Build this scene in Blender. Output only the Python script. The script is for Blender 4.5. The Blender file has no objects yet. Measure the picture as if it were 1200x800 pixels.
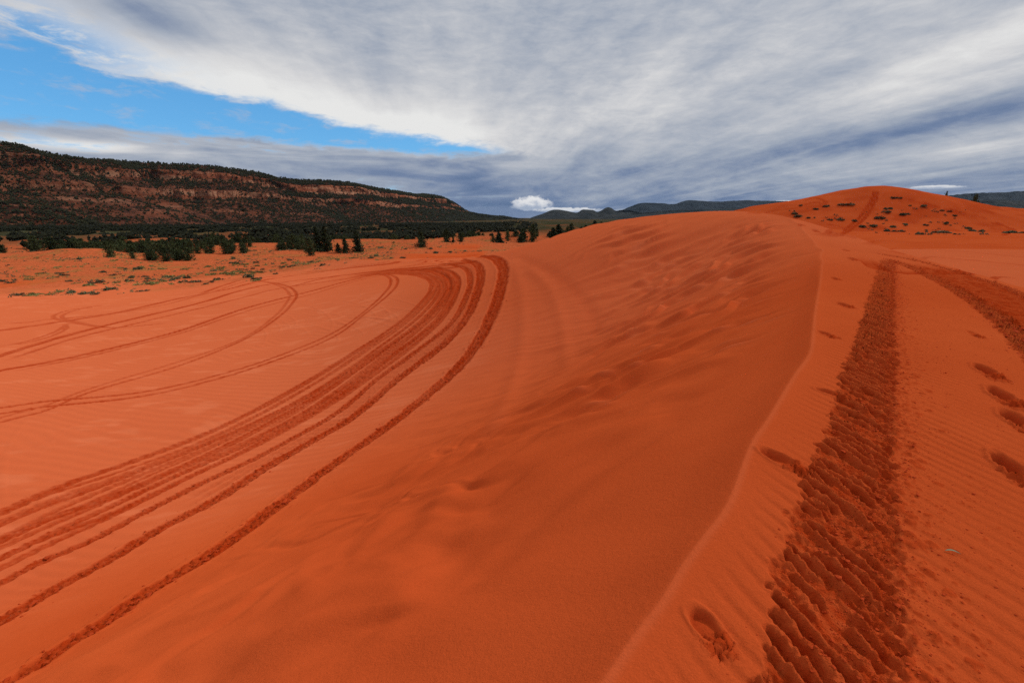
import bpy, math, random
import numpy as np
from mathutils import Vector, Matrix

rng = np.random.default_rng(7)
random.seed(7)
scene = bpy.context.scene
COL = scene.collection
R = math.radians

# ------------------------------------------------------------------ camera
EYE = 1.6
F = 533.0                      # 16 mm lens, in units of a 1200-wide frame
PITCH = math.atan(145 / F)
CP, SP = math.cos(PITCH), math.sin(PITCH)


def ray(px, py):
    dx = (np.asarray(px, float) - 600) / F
    dy = (400 - np.asarray(py, float)) / F
    return np.stack([dx, CP + dy * SP, -SP + dy * CP], -1)


# ------------------------------------------------------------------ noise
def _h(ix, iy, seed):
    h = (ix.astype(np.int64) * 374761393 + iy.astype(np.int64) * 668265263 + seed * 1442695041) & 0xFFFFFFFF
    h = ((h ^ (h >> 13)) * 1274126177) & 0xFFFFFFFF
    h = (h ^ (h >> 16)) * 2246822519 & 0xFFFFFFFF
    return ((h ^ (h >> 15)) & 0xFFFFFF) / 16777215.0


def vn(x, y, seed=0):
    x = np.asarray(x, float); y = np.asarray(y, float)
    ix = np.floor(x); iy = np.floor(y)
    fx = x - ix; fy = y - iy
    ux = fx * fx * fx * (fx * (fx * 6 - 15) + 10); uy = fy * fy * fy * (fy * (fy * 6 - 15) + 10)
    a = _h(ix, iy, seed); b = _h(ix + 1, iy, seed); c = _h(ix, iy + 1, seed); d = _h(ix + 1, iy + 1, seed)
    return (a + (b - a) * ux + (c - a) * uy + (a - b - c + d) * ux * uy) * 2 - 1


def fbm(x, y, seed=0, o=4, g=0.5):
    s = 0; a = 1; t = 0
    for k in range(o):
        s = s + a * vn(x, y, seed + k * 17); t += a
        c, sn = 1.6, 1.2
        x, y = x * c - y * sn + 3.1, x * sn + y * c - 1.7
        a *= g
    return s / t


def worley(x, y, seed=0):
    x = np.asarray(x, float); y = np.asarray(y, float)
    ix = np.floor(x); iy = np.floor(y)
    d1 = np.full(x.shape, 9.0); d2 = np.full(x.shape, 9.0); idv = np.zeros(x.shape)
    for i in (-1, 0, 1):
        for j in (-1, 0, 1):
            cx = ix + i; cy = iy + j
            px = cx + _h(cx, cy, seed); py = cy + _h(cx, cy, seed + 5)
            d = np.hypot(px - x, py - y)
            nid = _h(cx, cy, seed + 9)
            near = d < d1
            d2 = np.where(near, d1, np.minimum(d2, d))
            idv = np.where(near, nid, idv)
            d1 = np.where(near, d, d1)
    return d1, d2, idv


def ss(a, b, x):
    t = np.clip((np.asarray(x, float) - a) / (b - a), 0, 1)
    return t * t * (3 - 2 * t)


def smax(a, b, k):
    h = np.clip(0.5 + 0.5 * (a - b) / k, 0, 1)
    return b + (a - b) * h + k * h * (1 - h)


def catmull(P, n):
    P = np.asarray(P, float)
    Q = np.vstack([2 * P[0] - P[1], P, 2 * P[-1] - P[-2]])
    out = []
    for i in range(1, len(Q) - 2):
        t = np.linspace(0, 1, n, endpoint=False)[:, None]
        p0, p1, p2, p3 = Q[i - 1], Q[i], Q[i + 1], Q[i + 2]
        out.append(0.5 * (2 * p1 + (p2 - p0) * t + (2 * p0 - 5 * p1 + 4 * p2 - p3) * t * t + (3 * p1 - p0 - 3 * p2 + p3) * t ** 3))
    out.append(P[-1:])
    return np.vstack(out)


class Line:
    """dense plan polyline: nearest arc length, distance and side for many points"""
    def __init__(s, P):
        P = np.asarray(P, float)
        s.P = P[:, :2].copy(); s.Z = P[:, 2].copy() if P.shape[1] > 2 else None
        seg = np.diff(s.P, axis=0); L = np.hypot(seg[:, 0], seg[:, 1])
        s.u = np.concatenate([[0], np.cumsum(L)])
        s.lo = s.P.min(0); s.hi = s.P.max(0)

    def near(s, x, y):
        n = x.size; P = s.P
        idx = np.empty(n, np.int64)
        c2 = (P ** 2).sum(1)
        for a in range(0, n, 100000):
            q = np.stack([x[a:a + 100000], y[a:a + 100000]], 1)
            idx[a:a + 100000] = np.argmin(c2[None, :] - 2 * (q @ P.T), axis=1)
        best = np.full(n, 1e18); U = np.zeros(n); S = np.zeros(n)
        for off in (-1, 0):
            i = np.clip(idx + off, 0, len(P) - 2)
            A = P[i]; B = P[i + 1]; D = B - A; L2 = (D ** 2).sum(1) + 1e-12
            rx = x - A[:, 0]; ry = y - A[:, 1]
            t = np.clip((rx * D[:, 0] + ry * D[:, 1]) / L2, 0, 1)
            ex = rx - t * D[:, 0]; ey = ry - t * D[:, 1]
            d = np.hypot(ex, ey)
            side = np.sign(D[:, 0] * ry - D[:, 1] * rx)     # + = left of travel
            m = d < best
            best = np.where(m, d, best); U = np.where(m, s.u[i] + t * (s.u[i + 1] - s.u[i]), U)
            S = np.where(m, d * side, S)
        return U, S


# ------------------------------------------------------------------ big shape of the land
CREST = [(-60, -62, -2.0), (-26, -28, -0.5), (-8, -8.6, -0.1), (-1.7, -1.2, 0), (0.33, 1.25, 0), (0.80, 1.80, 0), (1.24, 2.30, 0), (2.0, 3.3, 0),
         (3.18, 4.8, 0.0), (4.7, 6.9, 0), (8.0, 11.8, 0.02), (11.6, 17.3, 0.25), (14.6, 22.8, 0.62), (17.2, 28.2, 1.35), (17.7, 32.5, 1.9),
         (15.8, 37.0, 2.08), (12.2, 41.6, 1.72), (8.4, 46.5, 0.8), (4.0, 51.2, -0.85), (0.0, 56, -2.2), (-4, 61, -3.3), (-9, 66, -4.6)]
NEAR = [(712, 791), (746, 741), (775, 703), (800, 662), (825, 628), (854, 587), (879, 522), (900, 490), (929, 442), (948, 414), (952, 388), (955, 362), (961, 328)]
_nr = ray([p[0] for p in NEAR], [p[1] for p in NEAR]); _nr = _nr * (-EYE / _nr[:, 2])[:, None]
FARC = []
for px, py, z_ in ((961, 310, .12), (956, 293, .36), (947, 280, .70), (937, 264, 1.16), (922, 256, 1.58), (900, 251, 1.86)):
    d_ = ray(px, py); k_ = (z_ - EYE) / d_[2] if abs(d_[2]) > .012 else None
    FARC.append((px, py, z_, k_))
NEWC = CREST[:4] + [(-1.05, -.42, 0), (-.60, .11, 0), (-.28, .50, 0), (-.04, .80, 0), (.16, 1.05, 0)] + [(p[0], p[1], 0.0) for p in _nr] + [(10.4, 15.4, .12), (12.9, 19.4, .33), (15.0, 23.6, .70), (16.9, 27.6, 1.22), (17.9, 31.0, 1.66), (17.5, 34.0, 1.95)] + CREST[15:]
cl = catmull(NEWC, 12)
_arc = np.concatenate([[0], np.cumsum(np.hypot(*np.diff(cl[:, :2], axis=0).T))])
_w = 0.10 * vn(_arc * 0.75, _arc * 0, 3) * ss(12, 20, cl[:, 1])
_t = np.gradient(cl[:, :2], axis=0); _t /= np.hypot(_t[:, 0], _t[:, 1])[:, None]
cl[:, 0] += -_t[:, 1] * _w; cl[:, 1] += _t[:, 0] * _w
crest = Line(cl)
_ku = crest.near(np.array([c[0] for c in CREST], float), np.array([c[1] for c in CREST], float))[0]
_ku = np.maximum.accumulate(_ku + np.arange(len(_ku)) * 1e-6)


def kv(vals):   # value per crest control point -> function of u
    v = np.asarray(vals, float)
    return lambda u: np.interp(u, _ku, v)


SL = kv([.5, .56, .6, .6, .605, .605, .605, .605, .60, .60, .56, .53, .50, .47, .44, .42, .40, .38, .36, .32, .24, .18])
RL = kv([0, 0, 0, 0, 0, 0, 0, 0, 0, 0, 0, .3, 1, 2.5, 4, 5, 5.5, 5.5, 5, 4, 4, 3])
AR = kv([.1, .1, .06, .05, .05, .05, .05, .05, .05, .06, .07, .08, .10, .14, .16, .2, .2, .2, .2, .18, .15, .12])
BR = kv([20, 20, 16, 14, 12, 12, 12, 11, 10.5, 9, 6.5, 4.6, 3.4, 1.6, 1, 1, 1, 1, 1, 2, 3, 4])

# far dune on the right: top height along X at Y ~ 210
FX = np.array([60, 90, 112, 120, 135, 148, 156, 163, 175, 190, 205, 222, 240, 270, 310, 360])
FZ = np.array([-3, .8, 4.9, 8.0, 11.1, 13.2, 14.0, 14.4, 13.5, 11.1, 8.6, 5.4, 3.8, 2.0, -1, -3.0])


def gin_gout(x, y):
    back = 4.6 * ss(66, 125, y) * ss(105, 45, x)
    gin = -9.3 + 6.2 * ss(-60, 30, x) * ss(26, 72, y) - back * ss(-40, 25, x)
    gout = -9.3 + 6.0 * ss(-60, 30, x) - back * ss(-40, 25, x)
    return gin, gout


def left_raw(x, y, u, s):
    zc = np.interp(u, crest.u, cl[:, 2])
    a = np.abs(s); rl = RL(u)
    dl = SL(u) * (np.sqrt(a * a + rl * rl) - rl)
    hl = zc - np.where(s > 0, dl, -SL(u) * a * np.exp(-rl))
    env = np.full(x.size, -99.0)
    lf = np.where(s > 1.0)[0]
    sub = np.arange(0, len(crest.P), 3)
    cP = crest.P[sub]; cU = crest.u[sub]; cZ = cl[sub, 2]; cS = np.maximum(SL(cU), .30); cR = RL(cU) * .05
    for q0 in range(0, lf.size, 40000):
        jj = lf[q0:q0 + 40000]
        d2 = (x[jj, None] - cP[None, :, 0]) ** 2 + (y[jj, None] - cP[None, :, 1]) ** 2
        env[jj] = (cZ - cS * (np.sqrt(d2 + cR * cR) - cR)).max(1)
    hl = np.where(s > 0, np.maximum(hl, env), hl)
    gin, gout = gin_gout(x, y)
    return np.where(s > 0, smax(hl, gin, 2.5), hl)


GX0, GY0, GD = -90.0, -75.0, 0.5
_nx, _ny = 270, 370
_X, _Y = np.meshgrid(GX0 + GD * np.arange(_nx), GY0 + GD * np.arange(_ny))
_u, _s = crest.near(_X.ravel(), _Y.ravel())
LG = left_raw(_X.ravel(), _Y.ravel(), _u, _s).reshape(_ny, _nx)


def blur(A, sig):
    n = int(3 * sig / GD); k = np.exp(-.5 * (np.arange(-n, n + 1) * GD / sig) ** 2); k /= k.sum()
    B = np.pad(A, n, mode='edge')
    B = sum(k[i] * B[i:i + A.shape[0], :] for i in range(2 * n + 1))
    return sum(k[i] * B[:, i:i + A.shape[1]] for i in range(2 * n + 1))


UG1 = blur(_u.reshape(_ny, _nx), 1.0); UG2 = blur(_u.reshape(_ny, _nx), 3.0)
LG1 = blur(LG, 1.3); LG2 = blur(LG, 4.5)


def bil(A, x, y):
    fx = np.clip((x - GX0) / GD, 0, _nx - 1.001); fy = np.clip((y - GY0) / GD, 0, _ny - 1.001)
    i = fx.astype(int); j = fy.astype(int); tx = fx - i; ty = fy - j
    return (A[j, i] * (1 - tx) + A[j, i + 1] * tx) * (1 - ty) + (A[j + 1, i] * (1 - tx) + A[j + 1, i + 1] * tx) * ty


def H0(x, y):
    x = np.atleast_1d(np.asarray(x, float)); y = np.atleast_1d(np.asarray(y, float))
    r = np.hypot(x, y)
    gin, gout = gin_gout(x, y)
    z = gout.copy()
    m = r < 170
    xm = x[m]; ym = y[m]
    u, s = crest.near(xm, ym)
    zc = np.interp(u, crest.u, cl[:, 2])
    a = np.abs(s)
    rl = RL(u)
    exact = zc - SL(u) * (np.sqrt(a * a + rl * rl) - rl)
    b1 = bil(LG1, xm, ym); b2 = bil(LG2, xm, ym)
    w1 = ss(2.0, 4.2, a); w2 = ss(6.0, 14.0, a)
    left = exact * (1 - w1) + w1 * (b1 * (1 - w2) + b2 * w2)
    br = BR(u); ar = AR(u)
    q = a - br
    hr = zc - ar * a - 0.30 * (0.5 * (q + np.sqrt(q * q + 1.5)) - 0.5 * (-br + np.sqrt(br * br + 1.5)))
    right = smax(hr, gout[m] * 1.0, 1.2)
    zz = np.where(s > 0, left, right)
    w = ss(130, 85, r[m])
    z[m] = zz * w + gout[m] * (1 - w)
    tx = np.interp(x, FX, FZ)
    rise = np.where(y < 212, ss(166, 212, y) ** 1.0, 1 - 0.9 * ss(212, 330, y))
    top = tx + 1.0 * vn(x / 23, y / 30, 71)
    z = z + np.where(tx > -3, (top + 3.2), 0) * rise * ss(60, 95, x) * ss(360, 300, x)
    z = z - 3.0 * ss(300, 1500, r) * ss(40, -40, x) - 7.0 * ss(330, 700, r) * ss(0, 100, x)
    return z


def cast(px, py, tmax=900.0):
    D = ray(np.atleast_1d(px), np.atleast_1d(py))
    n = len(D)
    T = np.geomspace(1.0, tmax, 420)
    X = D[:, 0][:, None] * T; Y = D[:, 1][:, None] * T; Z = EYE + D[:, 2][:, None] * T
    g = Z - H0(X.ravel(), Y.ravel()).reshape(X.shape)
    hit = g < 0
    k = np.where(hit.any(1), hit.argmax(1), len(T) - 1)
    k = np.clip(k, 1, None)
    lo = T[k - 1]; hi = T[k]
    for _ in range(18):
        mid = (lo + hi) / 2
        gm = EYE + D[:, 2] * mid - H0(D[:, 0] * mid, D[:, 1] * mid)
        lo = np.where(gm > 0, mid, lo); hi = np.where(gm > 0, hi, mid)
    return np.stack([D[:, 0] * hi, D[:, 1] * hi, EYE + D[:, 2] * hi], -1)


# edge between the driven-on basin and the scrub plain
BPX = [(-140, 352), (0, 351), (100, 349), (200, 345), (300, 333), (400, 317), (500, 303), (560, 297), (590, 295)]
bw = cast([p[0] for p in BPX], [p[1] for p in BPX])
B_az = np.arctan2(bw[:, 0], bw[:, 1]); B_r = np.hypot(bw[:, 0], bw[:, 1])
print('basin edge', np.round(B_r, 1), np.round(bw[:, 2], 1))


def plain_mask(x, y):
    az = np.arctan2(x, y); r = np.hypot(x, y)
    rb = np.interp(az, B_az, B_r)
    m = ss(0.98, 1.12, r / (rb + 2.5 * vn(x / 9, y / 9, 44)))
    return np.maximum(m * ss(0.10, -0.02, az), ss(95, 125, r) * ss(.50, .43, az) * ss(60, 90, y)) .clip(0, 1) * np.where(x > 0, np.maximum(ss(110, 70, x), 0), 1) + ss(340, 420, r) * (x > 0) * (1 - ss(110, 70, x))


# ------------------------------------------------------------------ tracks (wheel ruts), given by where they lie on the sand
def lerp_paths(A, B, n, k):
    a = catmull(A, 10); b = catmull(B, 10)
    ia = np.linspace(0, 1, 40)
    ra = np.stack([np.interp(ia, np.linspace(0, 1, len(a)), a[:, i]) for i in (0, 1)], 1)
    rb = np.stack([np.interp(ia, np.linspace(0, 1, len(b)), b[:, i]) for i in (0, 1)], 1)
    return ra + (rb - ra) * k


OUT1 = [(-190, 925), (-90, 868), (-30, 826), (25, 790), (104, 738), (167, 697), (250, 647), (308, 605), (358, 567), (408, 532), (458, 497), (496, 466), (532, 435), (558, 404),
        (577, 367), (588, 331), (588, 311), (574, 301), (545, 302), (500, 306)]
OUT2 = [(-190, 850), (-40, 752), (0, 730), (62, 692), (125, 659), (187, 620), (250, 586), (312, 547), (375, 511), (417, 486), (465, 445), (517, 406), (546, 373), (559, 342),
        (563, 321), (556, 308), (530, 305), (480, 310)]
OUT3 = [(-190, 790), (-40, 706), (0, 686), (50, 659), (104, 636), (167, 601), (229, 570), (292, 540), (354, 507), (400, 480), (440, 446), (491, 410), (529, 378), (546, 347),
        (551, 326), (542, 313), (510, 309), (460, 314)]
INN = [(-190, 690), (-40, 612), (0, 599), (62, 570), (116, 553), (180, 530), (250, 503), (300, 480), (350, 455), (400, 423), (445, 395), (480, 370), (500, 350), (510, 335),
       (503, 325), (475, 320), (440, 321), (400, 326)]
TR = []   # (points, width m, depth, damp, rough, kind)


def tr(p, w, d, damp_shade, rough, kind='rut'):
    TR.append((p, w, d, damp_shade, rough, kind))


tr(OUT1, .80, .09, 1.0, 1.0)
tr(OUT2, .66, .08, 1.0, 1.0)
tr(OUT3, .44, .06, .95, .9)
for k, w, dm in ((.0, .34, .85), (.05, .22, .7), (.15, .30, .6), (.24, .36, .8), (.34, .30, .65), (.43, .42, .9), (.53, .30, .7), (.62, .36, .85), (.71, .30, .9), (.765, .34, .8)):
    _ii = np.linspace(0, 1, 40)[:, None]
    p = lerp_paths(INN, OUT3, 40, k + .035 * np.sin(_ii * (7 + 9 * k) + k * 40) + .02 * np.sin(_ii * 23 + k * 90))
    tr(p, w * 1.12, .035, dm * 1.05, .45)
for k, i0, i1 in ((.09, 0, 22), (.29, 6, 40), (.39, 0, 18), (.58, 10, 36), (.67, 0, 20), (.48, 16, 40)):
    _ii = np.linspace(0, 1, 40)[:, None]
    tr(lerp_paths(INN, OUT3, 40, k + .06 * np.sin(_ii * 9 + k * 50))[i0:i1 if i1 - i0 >= 30 else i0 + 31], .2, .025, .75, .35)
for k in (.35, .6):
    p = lerp_paths(OUT3, OUT2, 40, k)
    tr(p[12:], .3, .02, .35, .3)
tr([(566, 301), (520, 303), (450, 310), (390, 317), (320, 327), (270, 338), (210, 350), (140, 366), (70, 377), (0, 387), (-60, 393)], .8, .04, .8, .3)
tr([(560, 306), (470, 315), (362, 327), (310, 334), (269, 344), (232, 356), (155, 374), (78, 393), (0, 416), (-60, 436)], .75, .04, .95, .3)
tr([(543, 309), (470, 318), (380, 330), (320, 339), (280, 350), (232, 362), (155, 380), (78, 399), (0, 424)], .45, .03, .7, .3)
tr([(520, 312), (439, 322), (362, 341), (284, 362), (207, 388), (103, 414), (0, 434), (-60, 447)], .5, .05, .95, .3)
tr([(515, 313), (430, 326), (362, 345), (284, 366), (207, 391), (103, 417), (0, 437)], .3, .03, .6, .3)
tr([(500, 303), (400, 314), (300, 328), (245, 343), (190, 358), (120, 369), (57, 374), (30, 378), (0, 378)], .4, .03, .6, .3)
tr([(560, 299), (500, 304), (430, 312), (340, 322), (280, 330), (230, 345)], .7, .03, .8, .3)
tr([(545, 312), (500, 316), (440, 318), (380, 326), (330, 338)], .7, .03, .8, .3)
# driven loops: both wheels
for off in (0, 1):
    o = off
    tr([(-60, 488 - o * 7), (0, 484 - o * 7), (52, 476 - o * 6), (155, 466 - o * 5), (232, 450 - o * 4.5), (310, 427 - 4 * o), (388, 396 - 5 * o), (430 - 4 * o, 366), (458 - 7 * o, 343),
        (466 - 8 * o, 330), (460 - 8 * o, 323), (440 - 6 * o, 321), (410, 323)], .24, .03, .85, .1)
    tr([(-60, 512), (0, 494 - 5 * o), (52, 481 - 6 * o), (103, 460 - 4 * o), (207, 429 - 5 * o), (284 - 4 * o, 398), (328 - 6 * o, 370), (346 - 8 * o, 350), (345 - 9 * o, 340),
        (330 - 8 * o, 333), (300, 331), (255, 342)], .22, .03, .8 - .25 * o, .1)
    tr([(200, 378), (130, 384), (80 + 9 * o, 377), (62 + 10 * o, 371), (80 + 8 * o, 364), (130, 356)], .25, .02, .6, .1)
    tr([(78, 378), (66 + 8 * o, 388), (30 + 8 * o, 400), (-20, 408)], .25, .02, .6, .1)
# pale older arcs in the middle of the basin
prn = random.Random(5)
for i in range(20):
    cx = 250 + i * 9 + prn.uniform(-8, 8); rx = 60 + i * 3; ry = 22 + prn.uniform(-4, 9); cy = 385 + prn.uniform(-12, 14)
    a0 = prn.uniform(-100, -60); a1 = a0 + prn.uniform(60, 130)
    P = [(cx + rx * math.cos(R(a)), cy + ry * math.sin(R(a))) for a in np.linspace(a0, a1, 8)]
    tr(P, .13, -.015, -.45, 0)
for i in range(9):
    x0 = 30 + i * 38 + prn.uniform(-15, 15); y0 = 500 - i * 7
    P = [(x0, y0 + 30), (x0 + 55, y0 - 12), (x0 + 120, y0 - 38), (x0 + 190, y0 - 62)]
    tr(P, .10, -.012, -.3, 0)
tr([(8, 600), (4, 560), (12, 520), (40, 480), (80, 440), (92, 420)], .16, -.01, -.22, 0)
tr([(120, 600), (190, 560), (260, 528), (330, 494)], .08, .02, .3, 0.2)
# wind furrows low on the slip face
tr([(597, 305), (611, 342), (612, 398), (600, 450), (570, 520)], .9, -.07, -.12, 0, 'ridge')
tr([(617, 313), (642, 336), (656, 370), (662, 405), (664, 440)], .8, -.07, -.15, 0, 'ridge')
tr([(605, 300), (650, 322), (690, 360), (700, 400)], .9, .05, .1, 0, 'ridge')
# faint ripple of the interdune flat and tracks right and on the far dune
tr([(1200, 327), (1120, 320), (1040, 318), (1010, 300)], .5, .03, .9, .1)
tr([(1215, 312), (1130, 304), (1060, 298), (1010, 288)], .5, .02, .45, .1)
tr([(1215, 303), (1130, 295), (1050, 290), (990, 284)], .4, .02, .35, .1)
tr([(1215, 291), (1130, 287), (1050, 283), (990, 279)], .5, .02, .35, .1)
for o in (0, 1):
    tr([(985 + 6 * o, 273), (1003 + 7 * o, 259), (1014 + 6 * o, 246), (1021 + 5 * o, 234), (1025 + 4 * o, 223)], .75, .12, 1.0, .1)
    tr([(1060, 232 + 2 * o), (1100, 242 + 2 * o), (1140, 252 + 2 * o), (1170, 261 + 2 * o), (1184 + 5 * o, 269), (1175, 276)], .7, .05, .8, .1)
    tr([(940, 236 + 5 * o), (955, 232 + 5 * o), (968, 237 + 4 * o), (958, 242), (942, 241)], 1.0, .03, .7, .1)
tr([(880, 252), (905, 247), (940, 243), (975, 239)], .8, .03, .5, .1)
tr([(965, 262), (985, 266), (988, 272), (965, 276), (950, 276)], .8, .03, .7, .1)

print('tracks', len(TR))
tracks = []
for (p, w, d, damp_shade, rough, kind) in TR:
    q = catmull(p, 10) if len(p) < 30 else np.asarray(p)
    W = cast(q[:, 0], q[:, 1])[:, :2]
    # drop jumps over an edge, then smooth in plan
    for _ in range(3):
        W[1:-1] = (W[:-2] + 2 * W[1:-1] + W[2:]) / 4
    u = np.concatenate([[0], np.cumsum(np.hypot(*np.diff(W, axis=0).T))])
    n = int(max(12, min(260, u[-1] / 0.35)))
    W = np.stack([np.interp(np.linspace(0, u[-1], n), u, W[:, i]) for i in (0, 1)], 1)
    tracks.append((Line(W), w, d, damp_shade, rough, kind))

# the deep churned tracks on the windward side (right)
CH1 = [(955, 930), (962, 860), (970, 800), (975, 730), (980, 660), (990, 600), (1002, 530), (1014, 460), (1025, 400), (1033, 350), (1038, 318), (1040, 306)]
CH2 = [(1026, 297), (1045, 300), (1080, 307), (1147, 326), (1200, 347), (1290, 385)]
CH3 = [(1038, 303), (1067, 313), (1107, 332), (1147, 356), (1176, 378), (1204, 404), (1250, 455)]


def plan(p, step=.2):
    q = catmull(p, 12); W = cast(q[:, 0], q[:, 1], 200)[:, :2]
    for _ in range(6):
        W[1:-1] = (W[:-2] + 2 * W[1:-1] + W[2:]) / 4
    u = np.concatenate([[0], np.cumsum(np.hypot(*np.diff(W, axis=0).T))])
    n = int(max(12, u[-1] / step))
    return Line(np.stack([np.interp(np.linspace(0, u[-1], n), u, W[:, i]) for i in (0, 1)], 1))


churn = [(plan(CH1), .215), (plan(CH2), .20), (plan(CH3), .19)]
print('churn1', np.round(churn[0][0].P[::12], 2).tolist())

# footprints (px, length, width, turn, depth)
FP = [(826, 731, .15, .105, 0.5, .034), (913, 537, .24, .14, .9, .05), (970, 459, .20, .11, .9, .03), (967, 391, .26, .14, -.1, .035), (988, 357, .40, .2, -.5, .06),
      (978, 326, .34, .18, -.7, .05), (998, 303, .60, .28, -.8, .07), (990, 293, .4, .25, -.8, .04),
      (1155, 434, .42, .17, -1.1, .08), (1174, 463, .42, .17, -1.1, .08), (1190, 491, .36, .17, -1.1, .08), (1181, 545, .32, .14, -1.0, .08), (1140, 391, .40, .12, -1.1, .015), (955, 270, .7, .35, -.8, .06), (938, 263, .6, .35, -.8, .05)]
fpw = cast([f[0] for f in FP], [f[1] for f in FP], 200)
# drifted-over old footprints on the slip face
OLD = [(742, 272), (750, 284), (745, 292), (757, 300), (752, 312), (766, 318), (757, 330), (770, 340), (758, 352), (774, 362), (745, 378), (768, 392), (738, 398), (758, 411),
       (745, 432), (712, 440), (700, 470), (680, 462), (655, 500), (690, 512), (640, 530), (610, 520), (660, 480), (600, 560), (560, 600), (545, 640), (580, 620), (510, 655),
       (812, 320), (828, 312), (840, 300), (822, 336), (835, 345), (815, 372), (800, 352), (860, 292), (875, 300), (870, 285), (900, 340), (880, 375), (850, 400), (905, 300), (870, 330), (850, 345)]
OLD = [o for o in OLD if o[1] < 470]
_r = random.Random(3)
for o in list(OLD):
    for q in range(2 if o[1] > 300 else 1):
        OLD.append((o[0] + _r.uniform(-30, 34), o[1] + _r.uniform(-16, 16)))
OLD = [o for o in OLD if o[1] > 262]
oldw = cast([o[0] for o in OLD], [o[1] for o in OLD], 200)

# streak direction of the treads/ripples
KX, KY = .99, .16


def relief(x, y, z):
    """fine relief; returns new z and the damp / pale / scrub masks"""
    n = x.size
    r = np.hypot(x, y)
    damp_shade = np.zeros(n); pale = np.zeros(n); rough_m = np.zeros(n)
    dz = np.zeros(n)
    m = np.where((r < 110))[0]
    u, s = crest.near(x[m], y[m])
    a = np.abs(s)
    # ---- slip face (left side): drifts down the fall line, big soft mounds
    L = s > 0
    uw1 = ss(1.5, 4, a); uw2 = ss(5, 9, a)
    us = u * (1 - uw1) + uw1 * (bil(UG1, x[m], y[m]) * (1 - uw2) + bil(UG2, x[m], y[m]) * uw2)
    face = ss(0.2, 2.2, a) * ss(17, 9, a) * L
    zone = ss(5, 9, us - _ku[4]) * 0.9 + 0.25
    zone *= ss(62, 40, us - _ku[4])
    su = us + 0.10 * a + 0.5 * vn(a / 3, us / 5, 21)
    w1 = fbm(su / 1.15, a / 3.6 + 5, 31, 2)
    w2 = fbm(su / .62, a / 2.6, 37, 2)
    lip = np.clip(w1 - 0.05, 0, 1) ** .8
    dz[m] += face * zone * (0.050 * w1 + 0.04 * lip + 0.022 * w2) * 0.9
    xq = x[m]; yq = y[m]; M_ = np.zeros(m.size)
    fidx = np.where(face > 0)[0]; M_f = np.zeros(fidx.size); xf_ = xq[fidx]; yf_ = yq[fidx]
    for (ox, oy, oz) in oldw:
        rad = .7 + .045 * math.hypot(ox, oy)
        kk = np.where((np.abs(xf_ - ox) < 2 * rad) & (np.abs(yf_ - oy) < 2 * rad))[0]
        M_f[kk] = np.maximum(M_f[kk], np.exp(-((xf_[kk] - ox) ** 2 + (yf_[kk] - oy) ** 2) / rad ** 2))
    M_[fidx] = M_f
    lam = .75 + .018 * r[m].clip(5, 40)
    wph = (yq * .95 - xq * .22 + .70 * vn(xq / 2.0, yq / 2.4, 151) + .16 * vn(xq / .8, yq / .8, 152)) / 1.30
    wf = wph - np.floor(wph)
    wav = np.where(wf < .30, wf / .30, (1 - wf) / .70) ** 1.3
    dz[m] += face * (M_ * .9 + .12 * zone) * wav * (.225 + .16 * vn(xq / 1.7, yq / 1.4, 153)) * ss(5, 11, r[m])
    near = ss(14, 5, us - _ku[4]) * ss(0.3, 1.8, a) * ss(13, 7, a) * L
    wx = x[m] + .5 * vn(x[m] / 1.5, y[m] / 1.5, 51); wy = y[m] + .5 * vn(x[m] / 1.5 + 9, y[m] / 1.5, 52)
    mound = fbm(wx / 1.5, wy / 1.2, 55, 2)
    mc = np.abs(fbm(wx / 2.4 + 7, wy / 2.0, 57, 2))
    dz[m] += near * (0.19 * mound + .04 * fbm(wx / .6, wy / .5, 58, 2) - 0.04 * ss(.20, 0, mc))
    sph = su / .95 + .25 * vn(a / 2.2, us / 2.0, 23); sfr = sph - np.floor(sph)
    saw = np.where(sfr < .78, sfr / .78, (1 - sfr) / .22)
    dz[m] += face * zone * ss(-.1, .35, vn(a / 2.0, su / 1.4, 24)) * .035 * (saw - .5)
    # little slump just below the brink, brink lip
    dz[m] += 0.012 * np.exp(-(a / .09) ** 2) - L * .03 * ss(0, .35, a) * ss(3, 1, a)
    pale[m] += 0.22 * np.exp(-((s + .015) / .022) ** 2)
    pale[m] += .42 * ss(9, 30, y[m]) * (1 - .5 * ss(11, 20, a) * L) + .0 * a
    # ---- windward side: wind ripples
    Rt = s < 0
    ph = (x[m] * .965 + y[m] * .26)
    warp = .035 * fbm(x[m] / .5, y[m] / .5, 61, 2) + 0.10 * vn(x[m] / 2.2, y[m] / 2.2, 62)
    rp = np.sin((ph + warp) * 2 * math.pi / .105)
    rp = rp + .35 * np.sin(2 * (ph + warp) * 2 * math.pi / .105 + .8)
    amp = Rt * ss(.05, .3, a) * ss(2.2, 1.0, a) * (.55 + .45 * vn(x[m] / .8, y[m] / .8, 63)) + Rt * ss(1.0, 2.0, a) * .09
    dz[m] += rp * amp * .0042 * ss(30, 12, r[m])
    rp2 = np.sin((x[m] * .9 - y[m] * .42 + .12 * vn(x[m] / 1.2, y[m] / 1.2, 66)) * 2 * math.pi / .42)
    dz[m] += rp2 * .002 * Rt * ss(.4, 1, a) * ss(40, 20, r[m])
    dz[m] += .03 * fbm(x[m] / 3.5, y[m] / 3.5, 67, 3) * ss(.3, 3, a)
    # ripples over the basin floor
    bas = L * ss(12, 17, a)
    rb = np.sin((y[m] + .25 * x[m] + 1.2 * fbm(x[m] / 6, y[m] / 6, 68, 2)) * 2 * math.pi / .55)
    dz[m] += bas * rb * .010 * ss(100, 60, r[m])
    dz[m] += bas * .10 * fbm(x[m] / 14, y[m] / 9, 69, 3)
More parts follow.
